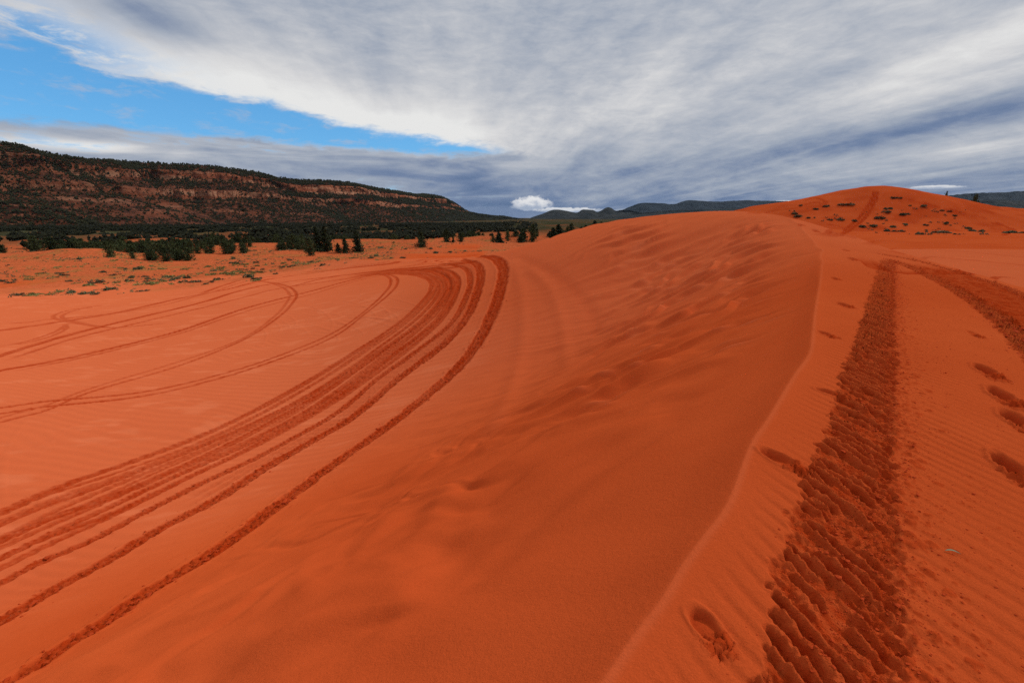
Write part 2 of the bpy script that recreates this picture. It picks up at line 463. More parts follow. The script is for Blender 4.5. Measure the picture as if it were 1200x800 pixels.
    pale[m] += ss(11, 20, a) * L * (.42 + .35 * ss(.1, .6, fbm(x[m] / 2.0, y[m] / .7, 72, 3))) * ss(-3.5, -6.5, z[m])
    # ---- old drifted footprints
    for (ox, oy, oz) in oldw:
        ds = 2.0
        k = np.where((np.abs(x - ox) < ds) & (np.abs(y - oy) < ds))[0]
        if not k.size: continue
        sc = 0.13 + 0.0058 * math.hypot(ox, oy)
        # axes: along crest (t) and down the face (n)
        tx, ty = .56, .83
        if oy > 30: tx, ty = .1, .99
        al = (x[k] - ox) * tx + (y[k] - oy) * ty; ac = -(x[k] - ox) * ty + (y[k] - oy) * tx
        g = np.exp(-(al / sc) ** 2 - (ac / (sc * 2.0)) ** 2)
        g2 = np.exp(-((al + sc * 1.0) / (sc * .55)) ** 2 - ((ac) / (sc * 1.5)) ** 2)
        dz[k] += -0.075 * g * min(1.5, sc / .26) + 0.045 * g2
        pale[k] += .25 * g2  # lit crescent on the near lip, tinted into the sand
    # ---- wheel ruts
    for (ln, w, d, dm, rg, kind) in tracks:
        pad = w * 2.2 + .3
        k = np.where((x > ln.lo[0] - pad) & (x < ln.hi[0] + pad) & (y > ln.lo[1] - pad) & (y < ln.hi[1] + pad) & (r < 400))[0]
        if not k.size: continue
        U, S = ln.near(x[k], y[k])
        c = np.abs(S) < pad
        k = k[c]; U = U[c]; S = S[c]
        fade = ss(0, 2.0, U) * ss(ln.u[-1], ln.u[-1] - 2.5, U)
        rk = r[k]
        if kind == 'ridge':
            g = np.exp(-(S / (w * .5)) ** 2) * fade
            dz[k] += -d * g
            if dm > 0: damp_shade[k] = np.maximum(damp_shade[k], dm * g)
            else: pale[k] = np.maximum(pale[k], -dm * g)
            continue
        wob = .10 * vn(U / .5, U * 0 + w * 31, 81) + .08 * rg * vn(x[k] / .12, y[k] / .12, 82) + .10 * rg * vn(x[k] / .35, y[k] / .35, 87)
        hw = w * .5 * (1 + wob) + .0012 * rk
        tt = np.abs(S) / hw
        ins = ss(1.12, .86, tt)
        dz[k] += fade * (-d * ins * (1 - .45 * tt * tt).clip(0, 1) + .30 * d * np.exp(-((tt - 1.3) / .25) ** 2))
        if dm < 0:
            pale[k] = np.maximum(pale[k], -dm * ins * fade); continue
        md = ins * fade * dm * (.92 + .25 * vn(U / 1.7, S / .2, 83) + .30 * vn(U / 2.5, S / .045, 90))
        if rg > 0:
            nearf = ss(60, 25, rk)
            d1, d2, idv = worley(x[k] / .085, y[k] / .085, 84)
            e1, e2, ie = worley(x[k] / .19, y[k] / .19, 85)
            cl_ = ((.62 - d1).clip(0, 1) * (idv > .35) * .055 + (.6 - e1).clip(0, 1) * (ie > .5) * .075)
            trd = .012 * np.sin(U * 2 * math.pi / .16 + 2.2 * vn(U / .3, S / .2, 86)) * (1 - tt * .7)
            dz[k] += ins * fade * rg * nearf * (cl_ * 1.5 + trd * 1.2 + .02 * vn(x[k] / .05, y[k] / .05, 88))
            # thrown crumbs outside the rut
            oc = (tt > 1) * np.exp(-(tt - 1) * 1.1) * (idv > .965) * (d1 < .42)
            dz[k] += oc * rg * .03 * nearf * fade
            damp_shade[k] = np.maximum(damp_shade[k], oc * .8 * rg * nearf * fade)
            md = md * (.86 + .25 * vn(x[k] / .1, y[k] / .1, 89) * nearf)
        rough_m[k] = np.maximum(rough_m[k], ins * fade * rg)
        damp_shade[k] = np.maximum(damp_shade[k], md)
    # ---- churned tracks, windward side
    smooth_patch = cast([978], [722], 50)[0]
    for ci, (ln, hw0) in enumerate(churn):
        pad = 1.5
        k = np.where((x > ln.lo[0] - pad) & (x < ln.hi[0] + pad) & (y > ln.lo[1] - pad) & (y < ln.hi[1] + pad))[0]
        if not k.size: continue
        U, S = ln.near(x[k], y[k])
        c = np.abs(S) < pad
        k = k[c]; U = U[c]; S = S[c]; xk = x[k]; yk = y[k]
        fade = ss(0, .8, U) if ci else 1.0
        edge = .025 * vn(U / .3, S * 0, 91) + .02 * vn(xk / .03, yk / .03, 92) + .03 * vn(xk / .07, yk / .07, 93)
        # S<0 is the right-hand side of the track
        t_ = (np.abs(S) + edge) / hw0
        ins = ss(1.10, .90, t_) * fade
        # tread: oblique slanting bars, broken by noise
        pq = xk * KX + yk * KY; vq = -xk * KY + yk * KX
        wq = .024 * fbm(pq / .10, vq / .22, 94, 3) + .02 * vn(xk / .6, yk / .6, 95)
        ph = (xk * KX + yk * KY + wq) / .076
        fr = ph - np.floor(ph)
        bar = np.where(fr < .55, np.sin(fr / .55 * math.pi) ** .7, -.6 * np.sin((fr - .55) / .45 * math.pi))
        brk = .05 + .95 * ss(-.28, .22, fbm(pq / .09 + 3, vq / .30, 96, 3))
        d1, d2, idv = worley(xk / .042, yk / .042, 97)
        e1, e2, ie = worley(xk / .10, yk / .10, 98)
        crack = ss(.10, 0.0, e2 - e1)
        clod = (.6 - e1).clip(0, 1) * (ie > .45) * .045 + (.62 - d1).clip(0, 1) * (idv > .45) * .020
        side = ss(.04, .20, -S + .05 * vn(xk / .15, yk / .15, 109))                  # right half: more crumbly
        bar = bar * (.80 + .17 * r[k].clip(0, 9))
        h = -.026 + .036 * bar * brk * (1 - .5 * side) + clod * (.16 + .75 * side) - crack * .010 * side + (.020 + .006 * side) * fbm(xk / .024, yk / .024, 99, 3) * ss(9, 3, r[k]) + .010 * fbm(xk / .07, yk / .07, 100, 2)
        if ci: h = h + .05 * np.clip(fbm(xk / .35, yk / .35, 101, 3), -.5, 1)
        if ci == 0:
            sp = np.exp(-(((xk - smooth_patch[0]) * .75 + (yk - smooth_patch[1]) * .66) / .13) ** 4 - (((xk - smooth_patch[0]) * -.66 + (yk - smooth_patch[1]) * .75) / .05) ** 4)
            h = h * (1 - sp) + sp * (-.03)
        dz[k] = dz[k] * (1 - ins) + ins * h
        # spill of crumbs to the right side of the first track
        if ci == 0:
            sp_w = ss(.95, 1.15, t_) * (S < 0) * np.exp(-(np.abs(S) - hw0).clip(0) / .13)
            f1, f2, fi = worley(xk / .03, yk / .03, 103)
            g1, g2, gi = worley(xk / .075, yk / .075, 104)
            thr = 1 - .75 * sp_w
            cr = (fi > thr) * (.5 - f1).clip(0, 1) * .026 + (gi > thr + .05) * (.5 - g1).clip(0, 1) * .045
            soft = .008 * sp_w * fbm(xk / .06, yk / .045, 105, 3)
            dz[k] += (cr + soft) * sp_w.clip(0, 1) ** .3
            damp_shade[k] = np.maximum(damp_shade[k], (cr > .004) * .5)
        damp_shade[k] = np.maximum(damp_shade[k], ins * (.50 + .40 * vn(xk / .035, yk / .035, 106) - .35 * bar * brk * (1 - side)).clip(0, 1))  # moist churned sand, plus painted shade in the hollows between tread bars
        rough_m[k] = np.maximum(rough_m[k], ins)
    # between the two right-hand ruts the sand is kicked about
    l2, l3 = churn[1][0], churn[2][0]
    k = np.where((r < 45) & (x > 3) & (y > 3))[0]
    U2, S2 = l2.near(x[k], y[k]); U3, S3 = l3.near(x[k], y[k])
    btw = ss(0, .15, -S2) * ss(0, .15, S3) * ss(.5, 2, U2) * ss(.5, 2, U3)
    nn = fbm(x[k] / .13, y[k] / .13, 111, 3)
    dz[k] += btw * (.035 * nn + .03 * np.clip(fbm(x[k] / .5, y[k] / .5, 112, 2), 0, 1))
    damp_shade[k] = np.maximum(damp_shade[k], btw * (.45 + .5 * ss(-.1, .4, nn)))
    rough_m[k] = np.maximum(rough_m[k], btw)
    # ---- fresh footprints: smooth oval pit, broken crust at the toe
    for (px, py, ln_, wd, turn, dp), (ox, oy, oz) in zip(FP, fpw):
        k = np.where((np.abs(x - ox) < .9) & (np.abs(y - oy) < .9))[0]
        if not k.size: continue
        sc = 1.0
        dx = x[k] - ox; dy = y[k] - oy
        ca, sa = math.cos(-math.pi / 2 + turn * .45), math.sin(-math.pi / 2 + turn * .45)
        al = dx * ca + dy * sa; ac = -dx * sa + dy * ca
        e = np.sqrt((al / (ln_ * .55)) ** 2 + (ac / (wd * .5)) ** 2) + .07 * vn(dx / .04, dy / .04, 121) + .08 * vn(dx / .09, dy / .09, 125)
        pit = ss(1.05, .70, e)
        tilt = np.clip(.6 - al / ln_ * 1.0, 0.2, 1.2)
        dz[k] += -dp * 1.25 * pit * tilt + .25 * dp * np.exp(-((e - 1.25) / .18) ** 2)
        # broken slabs beyond the toe
        tx = al - ln_ * .62
        z2 = np.exp(-(tx / (ln_ * .42)) ** 4 - (ac / (wd * .62)) ** 4)
        d1, d2, idv = worley((al + .01 * vn(dx / .03, dy / .03, 122)) / .036, ac / .034, 123)
        dz[k] += z2 * ((idv - .42) * .036 - ss(.14, 0, d2 - d1) * .022) * min(1.9, ln_ / .2)
        damp_shade[k] = np.maximum(damp_shade[k], z2 * .8 * ss(.25, .6, z2) * (.5 + .5 * (idv > .4)))
        damp_shade[k] = np.maximum(damp_shade[k], pit * .5)  # shade inside the pit, put into the sand colour
    # ---- scrub plain hummocks
    pm = plain_mask(x, y)
    k = np.where(pm > .001)[0]
    xk = x[k]; yk = y[k]; rk = r[k]
    hum = .28 * fbm(xk / 5.5, yk / 5.5, 131, 4) + .35 * np.clip(fbm(xk / 13, yk / 9, 132, 3), 0, 1)
    hum = hum + ss(110, 190, rk) * ss(900, 500, rk) * 3.4 * np.clip(fbm(xk / 42, yk / 26, 133, 3) + .05, 0, 1)
    dz[k] += pm[k] * hum * ss(1400, 500, rk)
    kd_ = np.where((x > 95) & (y > 160) & (y < 215))[0]
    pt = ss(.05, .4, fbm(x[kd_] / 9, y[kd_] / 5, 171, 4)) * ss(215, 195, y[kd_]) * ss(95, 130, x[kd_])
    damp_shade[kd_] = np.maximum(damp_shade[kd_], .42 * pt)
    # far dune slopes
    k = np.where((x > 60) & (r > 120) & (r < 420))[0]
    dz[k] += .30 * fbm(x[k] / 11, y[k] / 7, 141, 4) * ss(60, 100, x[k]) * ss(140, 175, y[k])
    scrub = np.maximum(pm * ss(1.0, 1.40, r / (np.interp(np.arctan2(x, y), B_az, B_r) * (1 + .10 * vn(x / 6, y / 6, 161)))), pm * ss(-.05, .02, np.arctan2(x, y)))
    return z + dz, np.clip(damp_shade, 0, 1), np.clip(pale, 0, 1), scrub, np.clip(rough_m, 0, 1)


def ground(x, y):
    x = np.atleast_1d(np.asarray(x, float)); y = np.atleast_1d(np.asarray(y, float))
    return relief(x, y, H0(x, y))[0]


# ------------------------------------------------------------------ materials
def new_mat(name):
    m = bpy.data.materials.new(name); m.use_nodes = True
    nt = m.node_tree; nt.nodes.clear()
    out = nt.nodes.new('ShaderNodeOutputMaterial')
    b = nt.nodes.new('ShaderNodeBsdfPrincipled')
    b.inputs['Roughness'].default_value = .95
    b.inputs['Specular IOR Level'].default_value = .08
    nt.links.new(b.outputs[0], out.inputs[0])
    return m, nt, b


class NT:
    def __init__(s, nt): s.nt = nt

    def n(s, t, **k):
        o = s.nt.nodes.new(t)
        for a, v in k.items(): setattr(o, a, v)
        return o

    def link(s, a, b): s.nt.links.new(a, b)

    def set(s, inp, v):
        if isinstance(v, bpy.types.NodeSocket): s.link(v, inp)
        elif isinstance(v, E): s.link(v.s, inp)
        else: inp.default_value = v

    def math(s, op, *a, clamp=False):
        o = s.n('ShaderNodeMath', operation=op); o.use_clamp = clamp
        for i, v in enumerate(a): s.set(o.inputs[i], v)
        return E(s, o.outputs[0])

    def noise(s, vec, scale=5, detail=3, rough=.5, dist=0., out=0):
        o = s.n('ShaderNodeTexNoise'); s.set(o.inputs['Vector'], vec)
        o.inputs['Scale'].default_value = scale; o.inputs['Detail'].default_value = detail
        o.inputs['Roughness'].default_value = rough; o.inputs['Distortion'].default_value = dist
        return E(s, o.outputs[out])

    def sstep(s, v, a, b, lo=0., hi=1.):
        o = s.n('ShaderNodeMapRange', interpolation_type='SMOOTHSTEP')
        s.set(o.inputs['Value'], v)
        for nme, q in (('From Min', a), ('From Max', b), ('To Min', lo), ('To Max', hi)): s.set(o.inputs[nme], q)
        return E(s, o.outputs[0])

    def mix(s, f, a, b):
        o = s.n('ShaderNodeMix', data_type='RGBA')
        s.set(o.inputs[0], f)
        for i, v in ((6, a), (7, b)):
            if isinstance(v, tuple): v = (*v[:3], 1)
            s.set(o.inputs[i], v)
        return E(s, o.outputs[2])

    def vmul(s, v, k):
        o = s.n('ShaderNodeVectorMath', operation='MULTIPLY'); s.set(o.inputs[0], v); s.set(o.inputs[1], k)
        return E(s, o.outputs[0])

    def comb(s, x, y, z=0.):
        o = s.n('ShaderNodeCombineXYZ')
        for i, v in enumerate((x, y, z)): s.set(o.inputs[i], v)
        return E(s, o.outputs[0])

    def attr(s, name):
        o = s.n('ShaderNodeAttribute', attribute_name=name)
        return E(s, o.outputs['Fac'])

    def scale_rgb(s, c, f):
        o = s.n('ShaderNodeVectorMath', operation='SCALE'); s.set(o.inputs[0], c); s.set(o.inputs['Scale'], f)
        return E(s, o.outputs[0])

    def bump(s, h, strength, dist, normal=None):
        o = s.n('ShaderNodeBump'); s.set(o.inputs['Height'], h); s.set(o.inputs['Strength'], strength); s.set(o.inputs['Distance'], dist)
        if normal is not None: s.set(o.inputs['Normal'], normal)
        return E(s, o.outputs[0])


class E:
    def __init__(s, t, so): s.t = t; s.s = so
    def __add__(s, o): return s.t.math('ADD', s, o)
    def __radd__(s, o): return s.t.math('ADD', s, o)
    def __sub__(s, o): return s.t.math('SUBTRACT', s, o)
    def __rsub__(s, o): return s.t.math('SUBTRACT', o, s)
    def __mul__(s, o): return s.t.math('MULTIPLY', s, o)
    def __rmul__(s, o): return s.t.math('MULTIPLY', s, o)
    def __truediv__(s, o): return s.t.math('DIVIDE', s, o)
    def exp(s): return s.t.math('EXPONENT', s)
    def max(s, o): return s.t.math('MAXIMUM', s, o)
    def min(s, o): return s.t.math('MINIMUM', s, o)


SAND = (.54, .088, .022)
SAND_DAMP_SHADE = (.34, .030, .005)
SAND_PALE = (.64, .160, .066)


def sand_material():
    m, nt, b = new_mat('sand')
    T = NT(nt)
    geo = T.n('ShaderNodeNewGeometry'); P = geo.outputs['Position']
    damp_shade = T.attr('damp_shade'); pale = T.attr('pale'); scrub = T.attr('scrub'); rough = T.attr('rough')
    big = T.noise(P, .12, 4, .55)
    med = T.noise(P, 1.7, 3, .6)
    grain = T.noise(P, 420, 1, .7)
    grain2 = T.noise(P, 95, 2, .7)
    col = T.mix(T.sstep(big, .3, .7), (SAND[0] * .93, SAND[1] * .86, SAND[2] * .82), (SAND[0] * 1.03, SAND[1] * 1.08, SAND[2] * 1.12))
    col = T.mix(T.sstep(med, .35, .7, 0., .35), col, (SAND[0] * .90, SAND[1] * .84, SAND[2] * .8))
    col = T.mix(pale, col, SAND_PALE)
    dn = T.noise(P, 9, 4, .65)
    dcol = T.mix(T.sstep(dn, .3, .72), SAND_DAMP_SHADE, (.42, .042, .007))
    col = T.mix(damp_shade, col, dcol)
    # scrub plain: litter, dry grass and dark crust between the shrubs
    sep = T.n('ShaderNodeSeparateXYZ'); T.link(P, sep.inputs[0])
    g1 = T.noise(P, .16, 5, .65); g2 = T.noise(P, 1.3, 4, .7)
    plainc = T.mix(T.sstep(g2, .42, .66), (.56, .125, .045), (.40, .095, .033))
    plainc = T.mix(T.sstep(g1, .52, .64, 0., .5), plainc, (.25, .155, .045))
    plainc = T.mix(T.sstep(T.noise(P, .5, 5, .75), .60, .72, 0., .8), plainc, (.085, .05, .026))
    far = T.n('ShaderNodeVectorMath', operation='LENGTH'); T.link(P, far.inputs[0])
    fd = E(T, far.outputs['Value'])
    g3 = T.noise(P, .014, 5, .6)
    farc = T.mix(T.sstep(g3, .50, .66), (.045, .042, .022), (.22, .07, .03))
    farc = T.mix(T.sstep(T.noise(P, .05, 4, .6), .5, .64), farc, (.055, .062, .03))
    plainc = T.mix(T.sstep(fd, 150., 420.), plainc, farc)
    col = T.mix(scrub, col, plainc)
    col = T.mix(T.sstep(grain, .25, .8), T.scale_rgb(col, .86), T.scale_rgb(col, 1.10))
    col = T.mix(T.sstep(grain2, .3, .75), T.scale_rgb(col, .94), T.scale_rgb(col, 1.05))
    T.set(b.inputs['Base Color'], col)
    b.inputs['Roughness'].default_value = 1.0
    b.inputs['Specular IOR Level'].default_value = 0.0
    b.inputs['Diffuse Roughness'].default_value = .6
    h = grain * .0011 + grain2 * .0035 + T.noise(P, 22, 3, .6) * .006
    hr = T.noise(P, 30, 4, .7) * .022
    hh = h + hr * rough + T.noise(P, 1.5, 5, .7) * scrub * .35
    nrm = T.bump(hh, 1.0, 1.0)
    T.set(b.inputs['Normal'], nrm)
    return m


# ------------------------------------------------------------------ mesh helpers
def make_mesh(name, V, Fq, mat, smooth=True, attrs=None):
    me = bpy.data.meshes.new(name)
    V = np.asarray(V, np.float32); Fq = np.asarray(Fq, np.int32)
    k = Fq.shape[1]
    me.vertices.add(len(V)); me.vertices.foreach_set('co', V.ravel())
    me.loops.add(Fq.size); me.loops.foreach_set('vertex_index', Fq.ravel())
    me.polygons.add(len(Fq)); me.polygons.foreach_set('loop_start', np.arange(0, Fq.size, k, dtype=np.int32))
    me.polygons.foreach_set('use_smooth', np.full(len(Fq), bool(smooth)))
    if attrs:
        for an, av in attrs.items():
            at = me.attributes.new(an, 'FLOAT', 'POINT'); at.data.foreach_set('value', np.asarray(av, np.float32))
    if isinstance(mat, (list, tuple)):
        for q in mat: me.materials.append(q)
    else: me.materials.append(mat)
    me.update(calc_edges=True)
    return me


def add(name, me, parent=None, loc=None, **props):
    o = bpy.data.objects.new(name, me); COL.objects.link(o)
    if parent is not None: o.parent = parent
    if loc is not None: o.location = loc
    for k, v in props.items(): o[k] = v
    return o


def grid_faces(nr, nc, wrap=False):
    i = np.arange(nr - 1)[:, None]; j = np.arange(nc if wrap else nc - 1)[None, :]
    j2 = (j + 1) % nc
    a = i * nc + j; b = i * nc + j2; c = (i + 1) * nc + j2; d = (i + 1) * nc + j
    return np.stack([a, b, c, d], -1).reshape(-1, 4)


# ------------------------------------------------------------------ the ground sheet
fine = R(59)
NF = 1060
az_f = np.linspace(-fine, fine, NF)
az_c = np.linspace(fine, 2 * math.pi - fine, 90)[1:-1]
AZ = np.concatenate([az_f, az_c])
rr = [0.35]
while rr[-1] < 14000:
    r_ = rr[-1]
    if r_ < 4: st = .0042
    elif r_ < 17: st = .0030
    elif r_ < 75: st = .0042
    elif r_ < 145: st = .0070
    elif r_ < 235: st = .0045
    elif r_ < 300: st = .0075
    else: st = .03
    rr.append(r_ * (1 + st))
RR = np.array(rr)
print('grid', len(RR), len(AZ), len(RR) * len(AZ))
gx = (RR[:, None] * np.sin(AZ)[None, :]).ravel(); gy = (RR[:, None] * np.cos(AZ)[None, :]).ravel()
gz = H0(gx, gy)
gz, damp_shade, pale, scrub, rough = relief(gx, gy, gz)
V = np.stack([gx, gy, gz], 1)
Fq = grid_faces(len(RR), len(AZ), True)[:, ::-1]
V = np.vstack([V, [[0, 0, float(H0(0, 0)[0])]]])
me = make_mesh('sand', V, Fq, sand_material(), True, {'damp_shade': np.append(damp_shade, 0), 'pale': np.append(pale, 0), 'scrub': np.append(scrub, 0), 'rough': np.append(rough, 0)})
nc = len(AZ); c0 = len(V) - 1
# close the small hole under the tripod
import bmesh
cap = np.array([[j, (j + 1) % nc, c0] for j in range(nc)])
capm = make_mesh('sand_cap', V[np.append(np.arange(nc), c0)], np.where(cap == c0, nc, cap)[:, ::-1], me.materials[0])
add('sand_ground', me, kind='structure')
add('sand_ground', capm, kind='structure')
del V, Fq


def zat(x, y):
    return float(ground(x, y)[0])


# ------------------------------------------------------------------ foliage, trees, shrubs
def leaf_mat(name, c1, c2, tr_=0.0):
    m, nt, b = new_mat(name); T = NT(nt)
    geo = T.n('ShaderNodeNewGeometry')
    oi = T.n('ShaderNodeObjectInfo')
    n1 = T.noise(geo.outputs['Position'], 1.1, 3, .6)
    k = n1 * .7 + E(T, oi.outputs['Random']) * .3
    col = T.mix(T.sstep(k, .3, .7), c1, c2)
    col = T.mix(T.sstep(T.noise(geo.outputs['Position'], .03, 2, .5), .35, .7), col, T.scale_rgb(col, .75))
    T.set(b.inputs['Base Color'], col)
    b.inputs['Roughness'].default_value = .8
    return m


M_PINE = leaf_mat('pine_needles', (.018, .026, .012), (.045, .055, .023))
M_JUN = leaf_mat('juniper_foliage', (.022, .031, .012), (.062, .074, .028))
M_SHRUB = leaf_mat('dark_shrub_twigs', (.095, .068, .036), (.19, .135, .070))
M_SAGE = leaf_mat('sage_leaves', (.075, .075, .040), (.16, .15, .075))
M_GRASS = leaf_mat('dry_yellow_grass', (.17, .145, .045), (.30, .25, .09))
M_FAR = leaf_mat('far_woods', (.009, .011, .006), (.026, .026, .012))  # darker greens: self-shade of distant crowns is put into the colour
M_BARK, _nt, _b = new_mat('bark'); _T = NT(_nt)
_g = _T.n('ShaderNodeNewGeometry')
_T.set(_b.inputs['Base Color'], _T.mix(_T.noise(_g.outputs['Position'], 12, 4, .6), (.05, .035, .025), (.13, .09, .065)))


def tube(P, rad, k=6):
    """one tapered tube along points P"""
    V = []; Fc = []
    P = [Vector(p) for p in P]
    for i, p in enumerate(P):
        d = (P[min(i + 1, len(P) - 1)] - P[max(i - 1, 0)]).normalized()
        s = d.orthogonal().normalized(); t = d.cross(s)
        for j in range(k):
            a = 2 * math.pi * j / k
            V.append(p + (s * math.cos(a) + t * math.sin(a)) * rad[i])
    for i in range(len(P) - 1):
        for j in range(k):
            Fc.append((i * k + j, i * k + (j + 1) % k, (i + 1) * k + (j + 1) % k, (i + 1) * k + j))
    return [tuple(v) for v in V], Fc


def quads(cent, size, g, flat=0.0, long=1.0):
    """leaf-sized quads with random directions around given centres"""
    n = len(cent)
    a = g.normal(size=(n, 3)); a[:, 2] = a[:, 2] * (1 - flat)
    a /= np.linalg.norm(a, axis=1)[:, None]
    b = g.normal(size=(n, 3)); b -= (b * a).sum(1)[:, None] * a; b /= np.linalg.norm(b, axis=1)[:, None]
    s = size * g.uniform(.6, 1.3, n)[:, None]
    V = np.stack([cent - a * s * long - b * s * .5, cent + a * s * long * .3 - b * s, cent + a * s * long + b * s * .4, cent - a * s * long * .3 + b * s], 1).reshape(-1, 3)
    Fc = np.arange(4 * n).reshape(-1, 4)
    return V, Fc


def conifer_meshes(seed, h=5.0, w=1.5, bushy=0.0, full=1.0):
    g = np.random.default_rng(seed)
    lean = g.uniform(-.05, .05, 2)
    tp = [(lean[0] * z, lean[1] * z, z) for z in np.linspace(-.3, h * .93, 9)]
    tv, tf = tube(tp, np.linspace(.035 * h, .006 * h, 9))
    C = []
    nb = int(26 + 16 * bushy)
    for i in range(nb):
        f = (i + g.uniform(0, 1)) / nb
        z = h * (.05 + .93 * f)
        if bushy: L = w * (math.sin(math.pi * min(1, .18 + f * .80)) ** .6) * g.uniform(.6, 1.1)
        else: L = w * ((1 - f) ** .75 * .98 + .05) * g.uniform(.65, 1.12)
        for q in range(3):
            a = g.uniform(0, 2 * math.pi)
            L2 = L * g.uniform(.65, 1.15)
            m = int((9 + 7 * L2) * full)
            t = g.uniform(.1, 1, m)
            c = np.stack([np.cos(a) * L2 * t, np.sin(a) * L2 * t, z - .12 * L2 * t + .10 * t * L2 * (1 if bushy else -.4)], 1)
            c += g.normal(size=c.shape) * (.10 + .12 * L2) * (.5 + .5 * t[:, None])
            C.append(c)
            v2, f2 = tube([(lean[0] * z, lean[1] * z, z - .1), (math.cos(a) * L2 * .8, math.sin(a) * L2 * .8, z)], [.012 * h * .5, .004 * h * .5], 3)
            base = len(tv); tv += v2; tf += [tuple(k + base for k in q_) for q_ in f2]
    C = np.vstack(C); C[:, 0] += lean[0] * C[:, 2]; C[:, 1] += lean[1] * C[:, 2]
    C = C[C[:, 2] > .05]
    cv, cf = quads(C, .13 * (h / 5) ** .5, g, .2, 1.4)
    cm = make_mesh('crown', cv, cf, M_PINE if not bushy else M_JUN, False)
    tm = make_mesh('trunk', tv, tf, M_BARK, True)
    return tm, cm


def shrub_mesh(seed, w=1.0, h=.6, mat=None, n=220, twig=True):
    g = np.random.default_rng(seed)
    V = []; Fc = []
    C = []
    lobes = [(g.uniform(-.4, .4) * w, g.uniform(-.4, .4) * w, g.uniform(.5, 1)) for _ in range(5)]
    for i in range(16 if twig else 0):
        a = g.uniform(0, 6.28); L = g.uniform(.4, 1) * w * .5; lb = lobes[i % 5]
        x0, y0 = lb[0] * .4, lb[1] * .4
        x1, y1, z1 = lb[0] + math.cos(a) * L, lb[1] + math.sin(a) * L, h * g.uniform(.6, 1.08) * lb[2]
        v2, f2 = tube([(x0, y0, -.1), (x0 * .5 + x1 * .5, y0 * .5 + y1 * .5, z1 * .6), (x1, y1, z1)], [.02 * w, .012 * w, .004 * w], 3)
        b_ = len(V); V += v2; Fc += [tuple(k + b_ for k in q) for q in f2]
    m = n
    li = g.integers(0, 5, m)
    lob = np.array(lobes)[li]
    d = g.normal(size=(m, 3)); d /= np.linalg.norm(d, axis=1)[:, None]; d[:, 2] = np.abs(d[:, 2])
    rad = g.uniform(.3, 1, m)[:, None] ** .6
    C = np.stack([lob[:, 0], lob[:, 1], 0 * li], 1) + d * rad * np.stack([w * .32 * lob[:, 2], w * .32 * lob[:, 2], h * lob[:, 2]], 1)
    qv, qf = quads(C, .055 * w, g, -.3, 1.7)
    V = np.vstack([np.array(V).reshape(-1, 3), qv]) if V else qv
    Fc = np.vstack([np.array(Fc).reshape(-1, 4), qf + (len(V) - len(qv))]) if Fc else qf
    return make_mesh('shrub', V, Fc, mat, False)


pines = [conifer_meshes(11 + i, 5.0, 1.45 + .18 * i, 0, 1.5) for i in range(4)]
junis = [conifer_meshes(31 + i, 4.0, 1.9, 1.0, .55) for i in range(4)]


def tree(kind, x, y, h, wsc, label, cat, group=None, rz=0.0, var=0, zb=None):
    tm, cm = kind[var % len(kind)]
    ref = 5.0 if kind is pines else 4.0
    e = bpy.data.objects.new('pine_tree' if kind is pines else 'juniper_tree', None); COL.objects.link(e)
    e.location = (x, y, (zat(x, y) if zb is None else zb) - .05); e.rotation_euler = (0, 0, rz)
    e.scale = (h / ref * wsc, h / ref * wsc, h / ref)
    e['label'] = label; e['category'] = cat
    if group: e['group'] = group
    for nm, q in (('trunk', tm), ('crown', cm)):
        c = bpy.data.objects.new(nm, q); COL.objects.link(c); c.parent = e
    return e


def px_tree(kind, px, base, hp, wp, **k):
    """tree whose foot is seen at (px, base): hp and wp are its apparent height and width"""
    p = cast([px], [base], 600)[0]
    dist = p[1] * CP + (EYE - p[2]) * SP
    h = hp * dist / F
    x, y = p[0], p[1]
    nat = (2.7 if kind is pines else 3.9) * (h / (5. if kind is pines else 4.))
    return tree(kind, x, y, h * 1.03, (wp * dist / F) / nat, **k)


# the pines standing free in front of the scrub plain
for i, (px, b, hp, wp, lab, kd) in enumerate([
    (364, 303, 21, 17, 'squat dark bushy pine at the near left foot of the small grove', junis),
    (374, 298, 27, 13, 'tall dark pine behind the squat one, left of two touching crowns', pines),
    (384, 298, 28, 15, 'tallest dark pine of the small grove, right of two touching crowns', pines),
    (397, 298, 11, 7, 'very small reddish-green sapling between the tall grove and a cone-shaped pine', pines),
    (405, 298, 18, 11, 'cone-shaped dark pine leaning slightly, just right of the tiny sapling', pines),
    (419, 297, 24, 12, 'slender dark pine with a pointed top, rightmost of the grove', pines),
    (494, 292, 19, 13, 'lone dark pine standing on open sand midway between grove and tree row', pines),
    (524, 288, 16, 9, 'dark pine with ragged top, taller of a pair right of the lone pine', pines),
    (531, 288, 9, 4, 'thin dwarf pine pressed against the right side of the ragged one', pines),
    (540, 285, 11, 10, 'low rounded juniper right of the thin dwarf pine', junis)]):
    px_tree(kd, px, b, hp, wp, label=lab, cat='tree', group='trees standing free on the sand', rz=i * 1.3, var=i)


def far_tree(kind, px, top, t, wp, **k):
    d = ray(px, top); x, y = d[0] * t, d[1] * t
    zb = zat(x, y); h = EYE + d[2] * t - zb
    nat = (2.7 if kind is pines else 3.9) * (h / (5. if kind is pines else 4.))
    return tree(kind, x, y, h * 1.03, (wp * t / F) / nat, zb=zb, **k)


